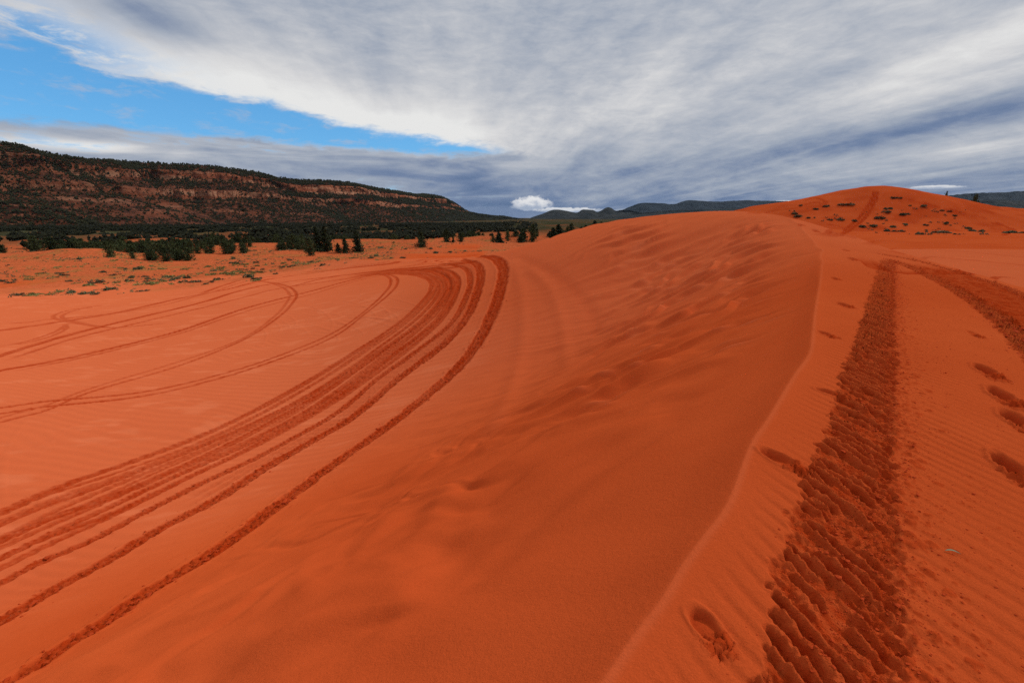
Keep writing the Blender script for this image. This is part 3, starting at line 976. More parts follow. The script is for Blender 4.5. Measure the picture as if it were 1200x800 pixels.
row = [(586, 271, 105, 11), (580, 276, 112, 6), (597, 269, 118, 9), (605, 270, 122, 9), (610, 273, 112, 6), (614, 267, 116, 10), (624, 263, 116, 10), (630, 269, 122, 7), (638, 264, 116, 12),
       (643, 268, 128, 8), (649, 264, 122, 9), (655, 263, 124, 10), (660, 265, 132, 8), (664, 263, 130, 8), (669, 262, 128, 9), (676, 261, 132, 9), (681, 262, 140, 7), (686, 260, 136, 8),
       (692, 259, 142, 8), (698, 258, 140, 8), (706, 257, 146, 7), (562, 277, 150, 8), (554, 279, 160, 8), (568, 275, 165, 7), (548, 277, 170, 8)]
row = [q for i, q in enumerate(row) if i not in (8, 12, 15, 18, 23)]
for i, (px, tp, t, w) in enumerate(row):
    px += random.uniform(-2.5, 2.5); t = t * 1.6; tp += random.choice((0, 1, 3, 4)); w *= random.uniform(1.0, 1.7)
    far_tree(junis if i % 5 in (1, 2) else pines, px, tp, t, w, label='dark pine in the row behind the long left flank of the dune', cat='tree', group='row of pines behind the dune flank', rz=i * .9, var=i)
far_tree(junis, 1110, 226, 262, 6, label='tiny dark tree top peeping over the far dune, near the small white cloud', cat='tree', rz=.4, var=1)
far_tree(junis, 1144, 229, 255, 11, label='broad dark tree crown showing over the right shoulder of the far dune', cat='tree', rz=.9, var=2)

# belt of junipers between the scrub plain and the mesa
g = np.random.default_rng(99)
cand = []
while len(cand) < 8000:
    n = 4000
    rr_ = 132 * np.exp(g.uniform(0, 1, n) ** .8 * math.log(1300 / 132)); a_ = np.radians(g.uniform(-56, 3, n))
    x_ = rr_ * np.sin(a_); y_ = rr_ * np.cos(a_)
    dens = fbm(x_ / 45, y_ / 30, 201, 3) + .35 * vn(x_ / 12, y_ / 12, 204)
    lim = np.interp(rr_, [130, 165, 220, 400, 1300], [.42, .25, .17, .09, -.02])
    lim = lim + .25 * ss(-12, 0, np.degrees(a_))
    lim = np.where(g.random(n) < np.interp(rr_, [130, 240, 420], [.84, .6, .1]), 9, lim)
    for q in np.where(dens > lim)[0]: cand.append((x_[q], y_[q], rr_[q]))
cand = sorted(cand[:8000], key=lambda c: c[2])
sel = cand[:255]
cx = np.array([c[0] for c in cand]); cy = np.array([c[1] for c in cand]); czz = ground(cx, cy)
for i, (x, y, r_) in enumerate(sel):
    h = random.uniform(2.0, 3.6) * (1.25 if random.random() < .12 else 1)
    tm, cm = junis[i % 4]
    e = bpy.data.objects.new('juniper_tree', None); COL.objects.link(e)
    e.location = (x, y, czz[i] - .1); e.rotation_euler = (0, 0, random.uniform(0, 6.28)); s = h / 4
    e.scale = (s * random.uniform(.9, 1.35), s * random.uniform(.9, 1.35), s)
    e['label'] = 'dark round juniper in the green belt at the foot of the mesa'; e['category'] = 'tree'; e['group'] = 'junipers in the belt below the mesa'
    for nm, q in (('trunk', tm), ('crown', cm)):
        c = bpy.data.objects.new(nm, q); COL.objects.link(c); c.parent = e


def clump_field(name, X, Y, Z, H, W, mat, seed, nq=7, **props):
    """many small far crowns as one mesh: each a loose bunch of leaf clumps"""
    g = np.random.default_rng(seed); n = len(X)
    d = g.normal(size=(n, nq, 3)); d /= np.linalg.norm(d, axis=2)[:, :, None]
    c = np.stack([X, Y, Z + H * .45], 1)[:, None, :] + d * np.stack([W * .30, W * .30, H * .34], 1)[:, None, :]
    c = c.reshape(-1, 3); sz = np.repeat(np.stack([W, H], 1).min(1) * .30, nq)
    # each clump an octahedron squashed at random
    o = np.array([(1, 0, 0), (-1, 0, 0), (0, 1, 0), (0, -1, 0), (0, 0, 1), (0, 0, -1)], float)
    fo = np.array([(0, 2, 4), (2, 1, 4), (1, 3, 4), (3, 0, 4), (2, 0, 5), (1, 2, 5), (3, 1, 5), (0, 3, 5)])
    k = g.uniform(.6, 1.35, size=(len(c), 6, 1))
    V = c[:, None, :] + o[None] * k * sz[:, None, None]
    Fc = (np.arange(len(c))[:, None, None] * 6 + fo[None]).reshape(-1, 3)
    return add(name, make_mesh(name, V.reshape(-1, 3), Fc, mat, False), **props)


rest = slice(255, 8000)
nR = len(cx) - 255
Hh = g.uniform(1.8, 3.8, nR)
clump_field('juniper_woods', cx[rest], cy[rest], czz[rest] - .2, Hh, Hh * g.uniform(1.0, 1.6, nR), M_FAR, 5, 6, kind='stuff')

# shrubs on the scrub plain
sh_dark = [shrub_mesh(300 + i, 1.0, .42, M_SHRUB, 150) for i in range(4)]
sh_sage = [shrub_mesh(320 + i, 1.0, .45, M_SAGE, 160) for i in range(3)]
sh_grass = [shrub_mesh(340 + i, 1.0, .30, M_GRASS, 170, False) for i in range(3)]
g = np.random.default_rng(123)
SC = []
while len(SC) < 7500:
    n = 5000
    a_ = np.radians(g.uniform(-57, 1, n)); r_ = np.interp(a_, B_az, B_r) * np.exp(g.uniform(0.015, 1.15, n))
    x_ = r_ * np.sin(a_); y_ = r_ * np.cos(a_)
    dn = fbm(x_ / 11, y_ / 8, 401, 3) + .5 * vn(x_ / 2.5, y_ / 2.5, 402)
    ok = (dn > np.interp(r_ / np.interp(a_, B_az, B_r), [1, 1.08, 1.3, 2, 3], [.50, .20, .0, -.05, -.05]) + .30 * ss(-22, -6, np.degrees(a_))) & (plain_mask(x_, y_) > .3) & (r_ < 330)
    for q in np.where(ok)[0]: SC.append((x_[q], y_[q], r_[q], dn[q]))
SC = sorted(SC[:7500], key=lambda c: c[2])
sx = np.array([c[0] for c in SC]); sy = np.array([c[1] for c in SC]); sz_ = ground(sx, sy); sr = np.array([c[2] for c in SC])
size = np.exp(g.normal(-.62, .45, len(SC))).clip(.2, 1.6)
kindn = fbm(sx / 9, sy / 6, 411, 2)
order = np.argsort(-(size / sr))
big = order[:290]; small = order[290:]
for i in big:
    v = kindn[i]
    if v > .06: ms, nm, lab, grp = sh_grass, 'grass_clump', 'tuft of dry yellow-green grass on the sand plain', 'yellow grass tufts on the scrub plain'
    elif v < -.22: ms, nm, lab, grp = sh_sage, 'sagebrush', 'low grey-green sage bush on the sand plain', 'sage bushes on the scrub plain'
    else: ms, nm, lab, grp = sh_dark, 'desert_shrub', 'low dark twiggy shrub on the sand plain', 'dark shrubs on the scrub plain'
    o = add(nm, ms[i % len(ms)], None, (sx[i], sy[i], sz_[i] - .03), label=lab, category='shrub' if ms is not sh_grass else 'grass tuft', group=grp)
    s = float(size[i]); o.scale = (s * random.uniform(.8, 1.5), s * random.uniform(.8, 1.2), s * random.uniform(.7, 1.1)); o.rotation_euler = (0, 0, random.uniform(0, 6.28))
for nm, ms, cond in (('low_scrub', M_SHRUB, (kindn <= .06) & (kindn >= -.22)), ('low_sage', M_SAGE, kindn < -.22), ('dry_grass', M_GRASS, kindn > .06)):
    ii = small[cond[small]]
    clump_field(nm, sx[ii], sy[ii], sz_[ii] - .08, size[ii] * .42, size[ii] * 1.1, ms, 7, 6, kind='stuff')

# bushes on the far dune: (px, foot py, apparent width, kind, label)
DB = [(937, 254, 14, 0, 'low olive bush at the left foot of the far dune, left of a pair'), (932, 251, 9, 0, 'small bush just above the low olive bush on the left of the far dune'),
      (938, 241, 7, 0, 'small dark bush alone on the left flank of the far dune, below the churned ring'), (956, 246, 8, 0, 'dark tuft between the churned ring and the left foot of the far dune'),
      (969, 242, 9, 0, 'dark oval bush on the left flank, left of the widest bush'), (991, 240, 17, 0, 'widest dark spreading bush beside the climbing wheel track'),
      (1009, 267, 12, 0, 'dark bush right of the foot of the climbing wheel track'), (1041, 245, 8, 1, 'small grey bush high in the centre of the far dune, upper of a clump'),
      (1039, 249, 12, 0, 'dark bush below the small grey bush in the dune centre'), (1060, 252, 11, 1, 'pale green bush with loose top in the middle of the far dune'),
      (1081, 242, 9, 0, 'round black bush standing alone upper right of the pale green one'), (1067, 241, 5, 0, 'tiny dark tuft left of the round black bush'),
      (1046, 267, 9, 1, 'greenish bush low in the centre, one of the lower row'), (1030, 256, 12, 0, 'flat dark bush left of centre on the far dune'), (1023, 266, 11, 1, 'olive bush right of the track foot, in the lower row'),
      (1061, 264, 9, 1, 'small olive bush between two dark ones in the lower row'), (1085, 264, 7, 0, 'dark upright tuft right of centre near a bare sand bowl'),
      (1107, 262, 9, 1, 'leafy green bush right of the bare sand bowl'), (1133, 268, 8, 1, 'yellow-green bush near the right end of the lower strip'),
      (1121, 275, 7, 1, 'green bush at the very bottom edge of the strip'), (1112, 248, 6, 0, 'dark dot of a shrub high on the right slope'), (1118, 253, 7, 0, 'dark shrub just under the highest one on the right slope'),
      (1103, 247, 6, 0, 'small shrub left of the high pair on the right slope'), (1053, 272, 14, 0, 'wide low brush at the bottom middle of the strip'), (1038, 271, 10, 0, 'low brush left of the wide one at the dune foot'),
      (1100, 273, 22, 0, 'long low purplish brush along the dune foot'), (1078, 275, 14, 0, 'flat brown brush left of the long purplish brush'), (1143, 271, 12, 1, 'dull green low bush at the right end of the foot strip'),
      (1190, 273, 22, 1, 'long olive brush at the right edge of the picture'), (1048, 232, 9, 0, 'thin brown tuft near the dune summit right of the track'), (1056, 232, 6, 0, 'tiny brown tuft beside the one near the summit'),
      (985, 258, 9, 0, 'thin dark tuft left of the climbing wheel track, half way down'), (972, 258, 8, 0, 'thin dark tuft farther left of the track, half way down'), (948, 256, 7, 0, 'dot of shrub between the left pair and the thin tufts'),
      (1002, 259, 8, 0, 'small dark tuft touching the climbing track on its right')]
db_mesh = [shrub_mesh(500 + i, 1.0, .5, M_SHRUB if i < 3 else M_SAGE, 420) for i in range(5)]
for i, (px, py, wp, kd, lab) in enumerate(DB):
    p = cast([px], [py], 400)[0]
    dist = p[1] * CP + (EYE - p[2]) * SP
    o = add('dune_bush', db_mesh[(i % 3) if kd == 0 else 3 + i % 2], None, (p[0], p[1], zat(p[0], p[1]) - .05), label=lab, category='bush', group='bushes on the far dune')
    s = wp * dist / F * .95; o.scale = (s, s * .8, min(s, 3.0) * .62); o.rotation_euler = (0, 0, i * 1.7)
# brush too small to tell apart
g = np.random.default_rng(61)
qx_ = np.concatenate([g.uniform(1000, 1140, 90), g.uniform(925, 1000, 14), g.uniform(1070, 1160, 60)]); qy_ = np.concatenate([g.uniform(243, 275, 90), g.uniform(243, 262, 14), g.uniform(269, 276, 60)])
kq = fbm(qx_ / 14, qy_ / 7, 601, 2) > -.05
pp = cast(qx_[kq], qy_[kq], 400)
clump_field('dune_brush', pp[:, 0], pp[:, 1], ground(pp[:, 0], pp[:, 1]) - .1, g.uniform(.3, .8, len(pp)), g.uniform(.6, 1.8, len(pp)), M_SHRUB, 9, 6, kind='stuff')

# the fallen green leaf on the sand at the right
p = cast([1116], [648], 20)[0]
lv = []; lf = []
for i, t in enumerate(np.linspace(0, 1, 9)):
    w_ = .006 * math.sin(math.pi * (t * .94 + .03)) ** .7
    cx_ = (t - .5) * .062; cz_ = .010 + .006 * math.sin(t * 3.1); cy_ = .006 * math.sin(t * 4)
    lv += [(cx_, cy_ - w_, cz_ + .003), (cx_, cy_, cz_), (cx_, cy_ + w_, cz_ + .003)]
lf = [(i * 3 + j, i * 3 + j + 1, i * 3 + j + 4, i * 3 + j + 3) for i in range(8) for j in range(2)]
ml, _n, _b2 = new_mat('grey_green_leaf'); _b2.inputs['Base Color'].default_value = (.16, .19, .12, 1); _b2.inputs['Roughness'].default_value = .6
lo_ = add('fallen_leaf', make_mesh('leaf', lv, lf, ml), None, (p[0], p[1], zat(p[0], p[1])), label='small grey-green leaf lying on the sand right of the churned track', category='leaf')
lo_.rotation_euler = (0, 0, -.35)

# loose clods of damp sand lying in and beside the ruts
o12 = []
_bm = bmesh.new(); bmesh.ops.create_icosphere(_bm, subdivisions=1, radius=1.0)
ico_v = np.array([v.co[:] for v in _bm.verts]); ico_f = np.array([[v.index for v in f_.verts] for f_ in _bm.faces]); _bm.free()


def clods(name, X, Y, S, seed, mat):
    g = np.random.default_rng(seed); n = len(X); Z = ground(X, Y)
    k = g.uniform(.65, 1.25, (n, len(ico_v), 1)); sq = g.uniform(.6, 1.2, (n, 1, 3)); sq[:, :, 2] *= .55
    V = ico_v[None] * k * sq * S[:, None, None] + np.stack([X, Y, Z + S * .15], 1)[:, None, :]
    Fc = (np.arange(n)[:, None, None] * len(ico_v) + ico_f[None]).reshape(-1, 3)
    add(name, make_mesh(name, V.reshape(-1, 3), Fc, mat, False), kind='stuff')


mclod, _nt, _bb = new_mat('damp_sand_clods'); _T = NT(_nt); _g = _T.n('ShaderNodeNewGeometry')
_T.set(_bb.inputs['Base Color'], _T.mix(_T.noise(_g.outputs['Position'], 14, 4, .6), (.36, .036, .007), (.46, .058, .013)))
_T.set(_bb.inputs['Normal'], _T.bump(_T.noise(_g.outputs['Position'], 120, 4, .6) * .008, 1.0, 1.0)); _bb.inputs['Roughness'].default_value = 1.0
g = np.random.default_rng(77)
X = []; Y = []; S = []
for (ln, w, d, dm, rg, kind), dens, rad in ((tracks[0], 30, .042), (tracks[1], 26, .038), (tracks[2], 16, .030)):
    L = min(ln.u[-1], 34); n = int(L * dens)
    u_ = g.uniform(0, L, n) ** 1.0; s_ = g.normal(0, w * .30, n); far_ = g.random(n) < .10; s_[far_] += g.normal(0, .5, far_.sum())
    tx = np.gradient(ln.P[:, 0]); ty = np.gradient(ln.P[:, 1]); q = np.hypot(tx, ty)
    X.append(np.interp(u_, ln.u, ln.P[:, 0]) - s_ * np.interp(u_, ln.u, ty / q)); Y.append(np.interp(u_, ln.u, ln.P[:, 1]) + s_ * np.interp(u_, ln.u, tx / q))
    S.append(rad * np.exp(g.normal(-.35, .42, n)) * np.where(far_, .5, 1))
for (ln, hw0), dens, rad, off in ((churn[0], 520, .0055, -.10), (churn[1], 160, .011, 0), (churn[2], 160, .010, 0)):
    L = min(ln.u[-1], 26); n = int(L * dens)
    u_ = L * g.uniform(0, 1, n) ** (1.5 if ln is churn[0][0] else 1); s_ = g.normal(off, hw0 * .55, n)
    tx = np.gradient(ln.P[:, 0]); ty = np.gradient(ln.P[:, 1]); q = np.hypot(tx, ty)
    X.append(np.interp(u_, ln.u, ln.P[:, 0]) - s_ * np.interp(u_, ln.u, ty / q)); Y.append(np.interp(u_, ln.u, ln.P[:, 1]) + s_ * np.interp(u_, ln.u, tx / q))
    S.append(rad * np.exp(g.normal(-.35, .45, n)) * (1 + .05 * u_))
n = 2600
u_ = 15 * g.uniform(0, 1, n) ** 1.4; s_ = -.22 - g.exponential(.32, n); ln = churn[0][0]
tx = np.gradient(ln.P[:, 0]); ty = np.gradient(ln.P[:, 1]); q = np.hypot(tx, ty)
X.append(np.interp(u_, ln.u, ln.P[:, 0]) - s_ * np.interp(u_, ln.u, ty / q)); Y.append(np.interp(u_, ln.u, ln.P[:, 1]) + s_ * np.interp(u_, ln.u, tx / q)); S.append(.0036 * np.exp(g.normal(-.2, .45, n)) * (1 + .05 * u_))
clods('sand_clods', np.concatenate(X), np.concatenate(Y), np.concatenate(S), 3, mclod)


# ------------------------------------------------------------------ the mesa and the distant hills
def rock_mat():
    m, nt, b = new_mat('mesa_rock'); T = NT(nt)
    geo = T.n('ShaderNodeNewGeometry'); P = geo.outputs['Position']
    cliff = T.attr('cliff'); hf = T.attr('hf'); uu = T.attr('uu')
    strat = T.noise(T.comb(uu * .012, hf * 26.0, 0.), 1.0, 4, .6)
    vert = T.noise(T.comb(uu * .16, hf * 2.2, 1.), 1.0, 4, .65)
    red = T.mix(T.sstep(strat, .38, .62), (.20, .050, .022), (.30, .090, .044))
    pale = T.mix(T.sstep(vert, .4, .6), (.25, .080, .042), (.40, .20, .12))
    rock = T.mix(T.sstep(T.noise(T.comb(uu * .006, hf * 9.0, 5.), 1.0, 3, .5), .44, .6, .1, .95), red, pale)
    rock = T.mix(T.sstep(vert, .5, .36, 0., .8), rock, (.07, .027, .016))
    soil = T.mix(T.sstep(T.noise(P, .035, 5, .6), .42, .62), (.050, .018, .010), (.115, .034, .016))
    soil = T.mix(T.sstep(T.noise(P, .12, 4, .7), .56, .66), soil, (.22, .085, .045))
    c = T.mix(cliff, soil, rock)
    T.set(b.inputs['Base Color'], c)
    T.set(b.inputs['Normal'], T.bump(T.noise(P, .12, 6, .65) * 9.0 + T.noise(P, .5, 4, .6) * 2., 1.0, 1.0))
    return m


MR = [(-420, 190, 430), (-250, 172, 560), (-120, 160, 680), (0, 167, 800), (27, 172, 840), (49, 178, 880), (96, 186, 940), (126, 188, 980), (140, 189, 1060), (192, 192, 1120), (247, 195, 1180),
      (300, 202, 1260), (337, 210, 1350), (400, 213, 1500), (437, 220, 1680), (475, 226, 1950), (486, 228, 2080), (500, 228, 2250), (517, 231, 2380), (530, 237, 2480), (540, 245, 2560),
      (555, 250, 2680), (577, 253.5, 2850), (590, 254, 2950), (603, 257, 3050), (622, 262, 3200)]
mr = np.array([list(ray(a, b) * t) for a, b, t in MR]); mr[:, 2] += EYE
mrd = catmull(mr, 40)
uM = np.concatenate([[0], np.cumsum(np.hypot(*np.diff(mrd[:, :2], axis=0).T))])
nM = 1500
# columns evenly spaced as seen from here need finer steps nearby
uu = np.linspace(0, uM[-1], nM)
rim = np.stack([np.interp(uu, uM, mrd[:, i]) for i in range(3)], 1)
tan = np.gradient(rim[:, :2], axis=0)
for _ in range(60): tan[1:-1] = (tan[:-2] + tan[1:-1] * 2 + tan[2:]) / 4
tan /= np.hypot(tan[:, 0], tan[:, 1])[:, None]
outn = np.stack([tan[:, 1], -tan[:, 0]], 1)
BASE = -14.0
NV = 200
fv = np.linspace(1, 0, NV)
back = 14
UU, FV = np.meshgrid(uu, fv)
c1 = .86 + .05 * fbm(UU / 260, 0 * UU, 701, 3); c2 = c1 - .15 - .05 * vn(UU / 180, 0 * UU, 702)
c3 = .53 + .06 * fbm(UU / 300, 0 * UU, 703, 3); c4 = c3 - .12 - .05 * vn(UU / 140, 0 * UU, 704)


def prof(f):
    o = np.zeros_like(f)
    o += (1 - np.maximum(f, c1)) / .14 * 48
    o += (c1 - np.clip(f, c2, c1)) * 40
    o += (c2 - np.clip(f, c3, c2)) / .2 * 58
    o += (c3 - np.clip(f, c4, c3)) * 60
    o += (c4 - np.minimum(f, c4)) / .42 * 170
    return o


gul = fbm(UU / 120, FV * 1.2, 711, 4) * 46 + fbm(UU / 34, FV * 2.5, 712, 3) * 13
off = prof(FV) * (np.maximum(rim[:, 2] - BASE, 10)[None, :] / 135)
off = off + gul * ss(1.0, .80, FV) * (.35 + .65 * ss(0, .3, FV)) - 20 * ss(1, .85, FV) * np.clip(-fbm(UU / 210, FV * 0, 713, 2), 0, 1)
MX = rim[:, 0][None, :] + outn[:, 0][None, :] * off; MY = rim[:, 1][None, :] + outn[:, 1][None, :] * off
MZ = BASE + (rim[:, 2] - BASE)[None, :] * FV + (fbm(UU / 25, FV * 6, 714, 3) * 3.0) * ss(0, .1, FV) * ss(1.0, .93, FV)
cliff = np.maximum(ss(c1 + .012, c1 - .004, FV) * ss(c2 - .012, c2 + .006, FV), .9 * ss(c3 + .012, c3 - .004, FV) * ss(c4 - .012, c4 + .006, FV))
cliff *= .35 + .65 * ss(-.55, -.1, fbm(UU / 150, FV * 5, 715, 3))
# small ledges
led = ss(.15, .35, fbm(UU / 90, FV * 30, 716, 3)) * .75
cliff = np.maximum(cliff * (.55 + .45 * ss(500, 900, UU)), .7 * led * ss(.97, .9, FV) * ss(.05, .2, FV) * ss(1600, 500, UU))
# plateau behind the rim
bk = np.linspace(500, 0, back, endpoint=False)
BX = rim[:, 0][None, :] - outn[:, 0][None, :] * bk[:, None]; BY = rim[:, 1][None, :] - outn[:, 1][None, :] * bk[:, None]
BZ = rim[:, 2][None, :] - .02 * bk[:, None] + 0 * BX
GX = np.vstack([BX, MX]); GY = np.vstack([BY, MY]); GZ = np.vstack([BZ, MZ])
Va = np.stack([GX.ravel(), GY.ravel(), GZ.ravel()], 1)
cf = np.vstack([np.zeros_like(BX), cliff]).ravel(); hf = np.vstack([np.ones_like(BX), FV]).ravel(); uf = np.vstack([UU[:1].repeat(back, 0), UU]).ravel()
add('mesa', make_mesh('mesa', Va, grid_faces(back + NV, nM), rock_mat(), True, {'cliff': cf, 'hf': hf, 'uu': uf}), kind='structure')
# woods on the mesa
g = np.random.default_rng(17)
n = 140000
iu = g.integers(0, nM, n); iv = (g.random(n) ** 1.0 * (NV - 1)).astype(int)
F_ = fv[iv]; cl_ = cliff[iv, iu]
spac = ss(0, 1, (uu[iu] / uu[-1]) * 1.4)
dn = fbm(uu[iu] / 60, F_ * 8, 721, 3)
pr = np.where(F_ > .88, 1.0, .62 + .5 * dn) * (1 - .93 * cl_) * (.45 + .55 * g.random(n))
kp = g.random(n) < pr * .72
iu = iu[kp]; iv = iv[kp]; n = len(iu)
hM = g.uniform(3.0, 6.0, n) * (1 + .7 * uu[iu] / uu[-1])
jx = g.normal(0, 2.5, n)
clump_field('mesa_woods', MX[iv, iu] + tan[iu, 0] * jx, MY[iv, iu] + tan[iu, 1] * jx, MZ[iv, iu] - 1.0, hM, hM * g.uniform(1.1, 1.8, n), M_FAR, 19, 3, kind='stuff')
n = 2600
iu = g.integers(0, nM, n); bo = g.uniform(0, 60, n)
hM = g.uniform(2.5, 6.5, n)
clump_field('rim_woods', rim[iu, 0] - outn[iu, 0] * bo, rim[iu, 1] - outn[iu, 1] * bo, rim[iu, 2] - 1.5, hM, hM * g.uniform(.8, 1.5, n), M_FAR, 20, 3, kind='stuff')


def hill_mat(name, c1, c2, c3):
    m, nt, b = new_mat(name); T = NT(nt)
    geo = T.n('ShaderNodeNewGeometry'); P = geo.outputs['Position']
    c = T.mix(T.sstep(T.noise(P, .006, 6, .65), .4, .62), c1, c2)
    c = T.mix(T.sstep(T.noise(P, .012, 5, .7), .60, .70, 0., .8), c, c3)
    T.set(b.inputs['Base Color'], c)
    T.set(b.inputs['Normal'], T.bump(T.noise(P, .01, 6, .65) * 60.0, 1.0, 1.0))
    return m


def ridge(name, sky, t, depth, mat, seed, base=-14.):
    P = catmull([list(ray(a, b) * (t if not callable(t) else t(a))) for a, b in sky], 30)
    P[:, 2] += EYE
    n = 700
    uP = np.concatenate([[0], np.cumsum(np.hypot(*np.diff(P[:, :2], axis=0).T))])
    u_ = np.linspace(0, uP[-1], n); r_ = np.stack([np.interp(u_, uP, P[:, i]) for i in range(3)], 1)
    dr = r_[:, :2] / np.hypot(r_[:, 0], r_[:, 1])[:, None]
    m = 70; w = np.linspace(-1, 1, m)
    W, U = np.meshgrid(w, u_, indexing='ij')
    spread = (fbm(U / (depth * .5), W * 1.5, seed, 4) * .5) * depth * .5 * (1 - np.abs(W) ** 2) * ss(0, .15, np.abs(W))
    X = r_[:, 0][None] + dr[:, 0][None] * (W * depth + spread); Y = r_[:, 1][None] + dr[:, 1][None] * (W * depth + spread)
    f = (1 - np.abs(W)) ** 1.15
    hh = (r_[:, 2] - base)[None]
    Z = base - 3 + (hh + 3) * f + hh * .28 * fbm(U / (depth * .22), W * 4, seed + 5, 5) * ss(0, .12, np.abs(W)) * ss(1, .8, np.abs(W))
    Z = np.minimum(Z, base - 3 + (hh + 3) * (1 - .55 * np.abs(W)))
    Z += hh * .018 * fbm(U / (depth * .03), W * 9, seed + 9, 3)
    add(name, make_mesh(name, np.stack([X.ravel(), Y.ravel(), Z.ravel()], 1), grid_faces(m, n), mat, True), kind='structure')


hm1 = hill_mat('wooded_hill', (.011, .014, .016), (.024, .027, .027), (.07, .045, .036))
hm2 = hill_mat('far_wooded_hill', (.008, .014, .024), (.016, .026, .040), (.035, .038, .045))  # bluer tones: part of the distance haze is painted into the colour
ridge('hills', [(520, 256), (545, 252), (560, 251.5), (568, 253), (578, 252), (590, 255), (603, 257), (615, 259), (630, 261), (660, 263)], 3600, 700, hm1, 801)
ridge('hills', [(592, 262), (612, 259), (625, 254), (637, 250), (645, 246.5), (654, 245.5), (664, 247), (676, 249), (683, 245.5), (694, 246), (701, 248), (711, 243), (716, 243.5), (722, 247), (732, 246), (760, 250), (800, 256)], 4600, 1100, hm1, 811)
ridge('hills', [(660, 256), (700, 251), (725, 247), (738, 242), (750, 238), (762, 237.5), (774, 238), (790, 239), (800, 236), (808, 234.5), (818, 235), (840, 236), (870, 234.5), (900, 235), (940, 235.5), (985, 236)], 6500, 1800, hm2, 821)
ridge('hills', [(640, 258), (680, 256), (720, 252), (780, 247), (840, 245), (900, 243), (960, 246)], 4200, 900, hm1, 831)
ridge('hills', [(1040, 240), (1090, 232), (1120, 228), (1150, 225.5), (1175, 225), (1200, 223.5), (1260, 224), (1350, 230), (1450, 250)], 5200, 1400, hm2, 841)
ridge('hills', [(1080, 245), (1120, 236), (1160, 234), (1200, 235), (1260, 236), (1340, 244)], 3600, 800, hm1, 851)

# ------------------------------------------------------------------ world
def ae(px, py):
    d = ray(px, py)
    return math.degrees(math.atan2(d[0], d[1])), math.degrees(math.atan2(d[2], math.hypot(d[0], d[1])))


SUN_AZ, SUN_EL = 74.0, 41.0     # clockwise from +Y


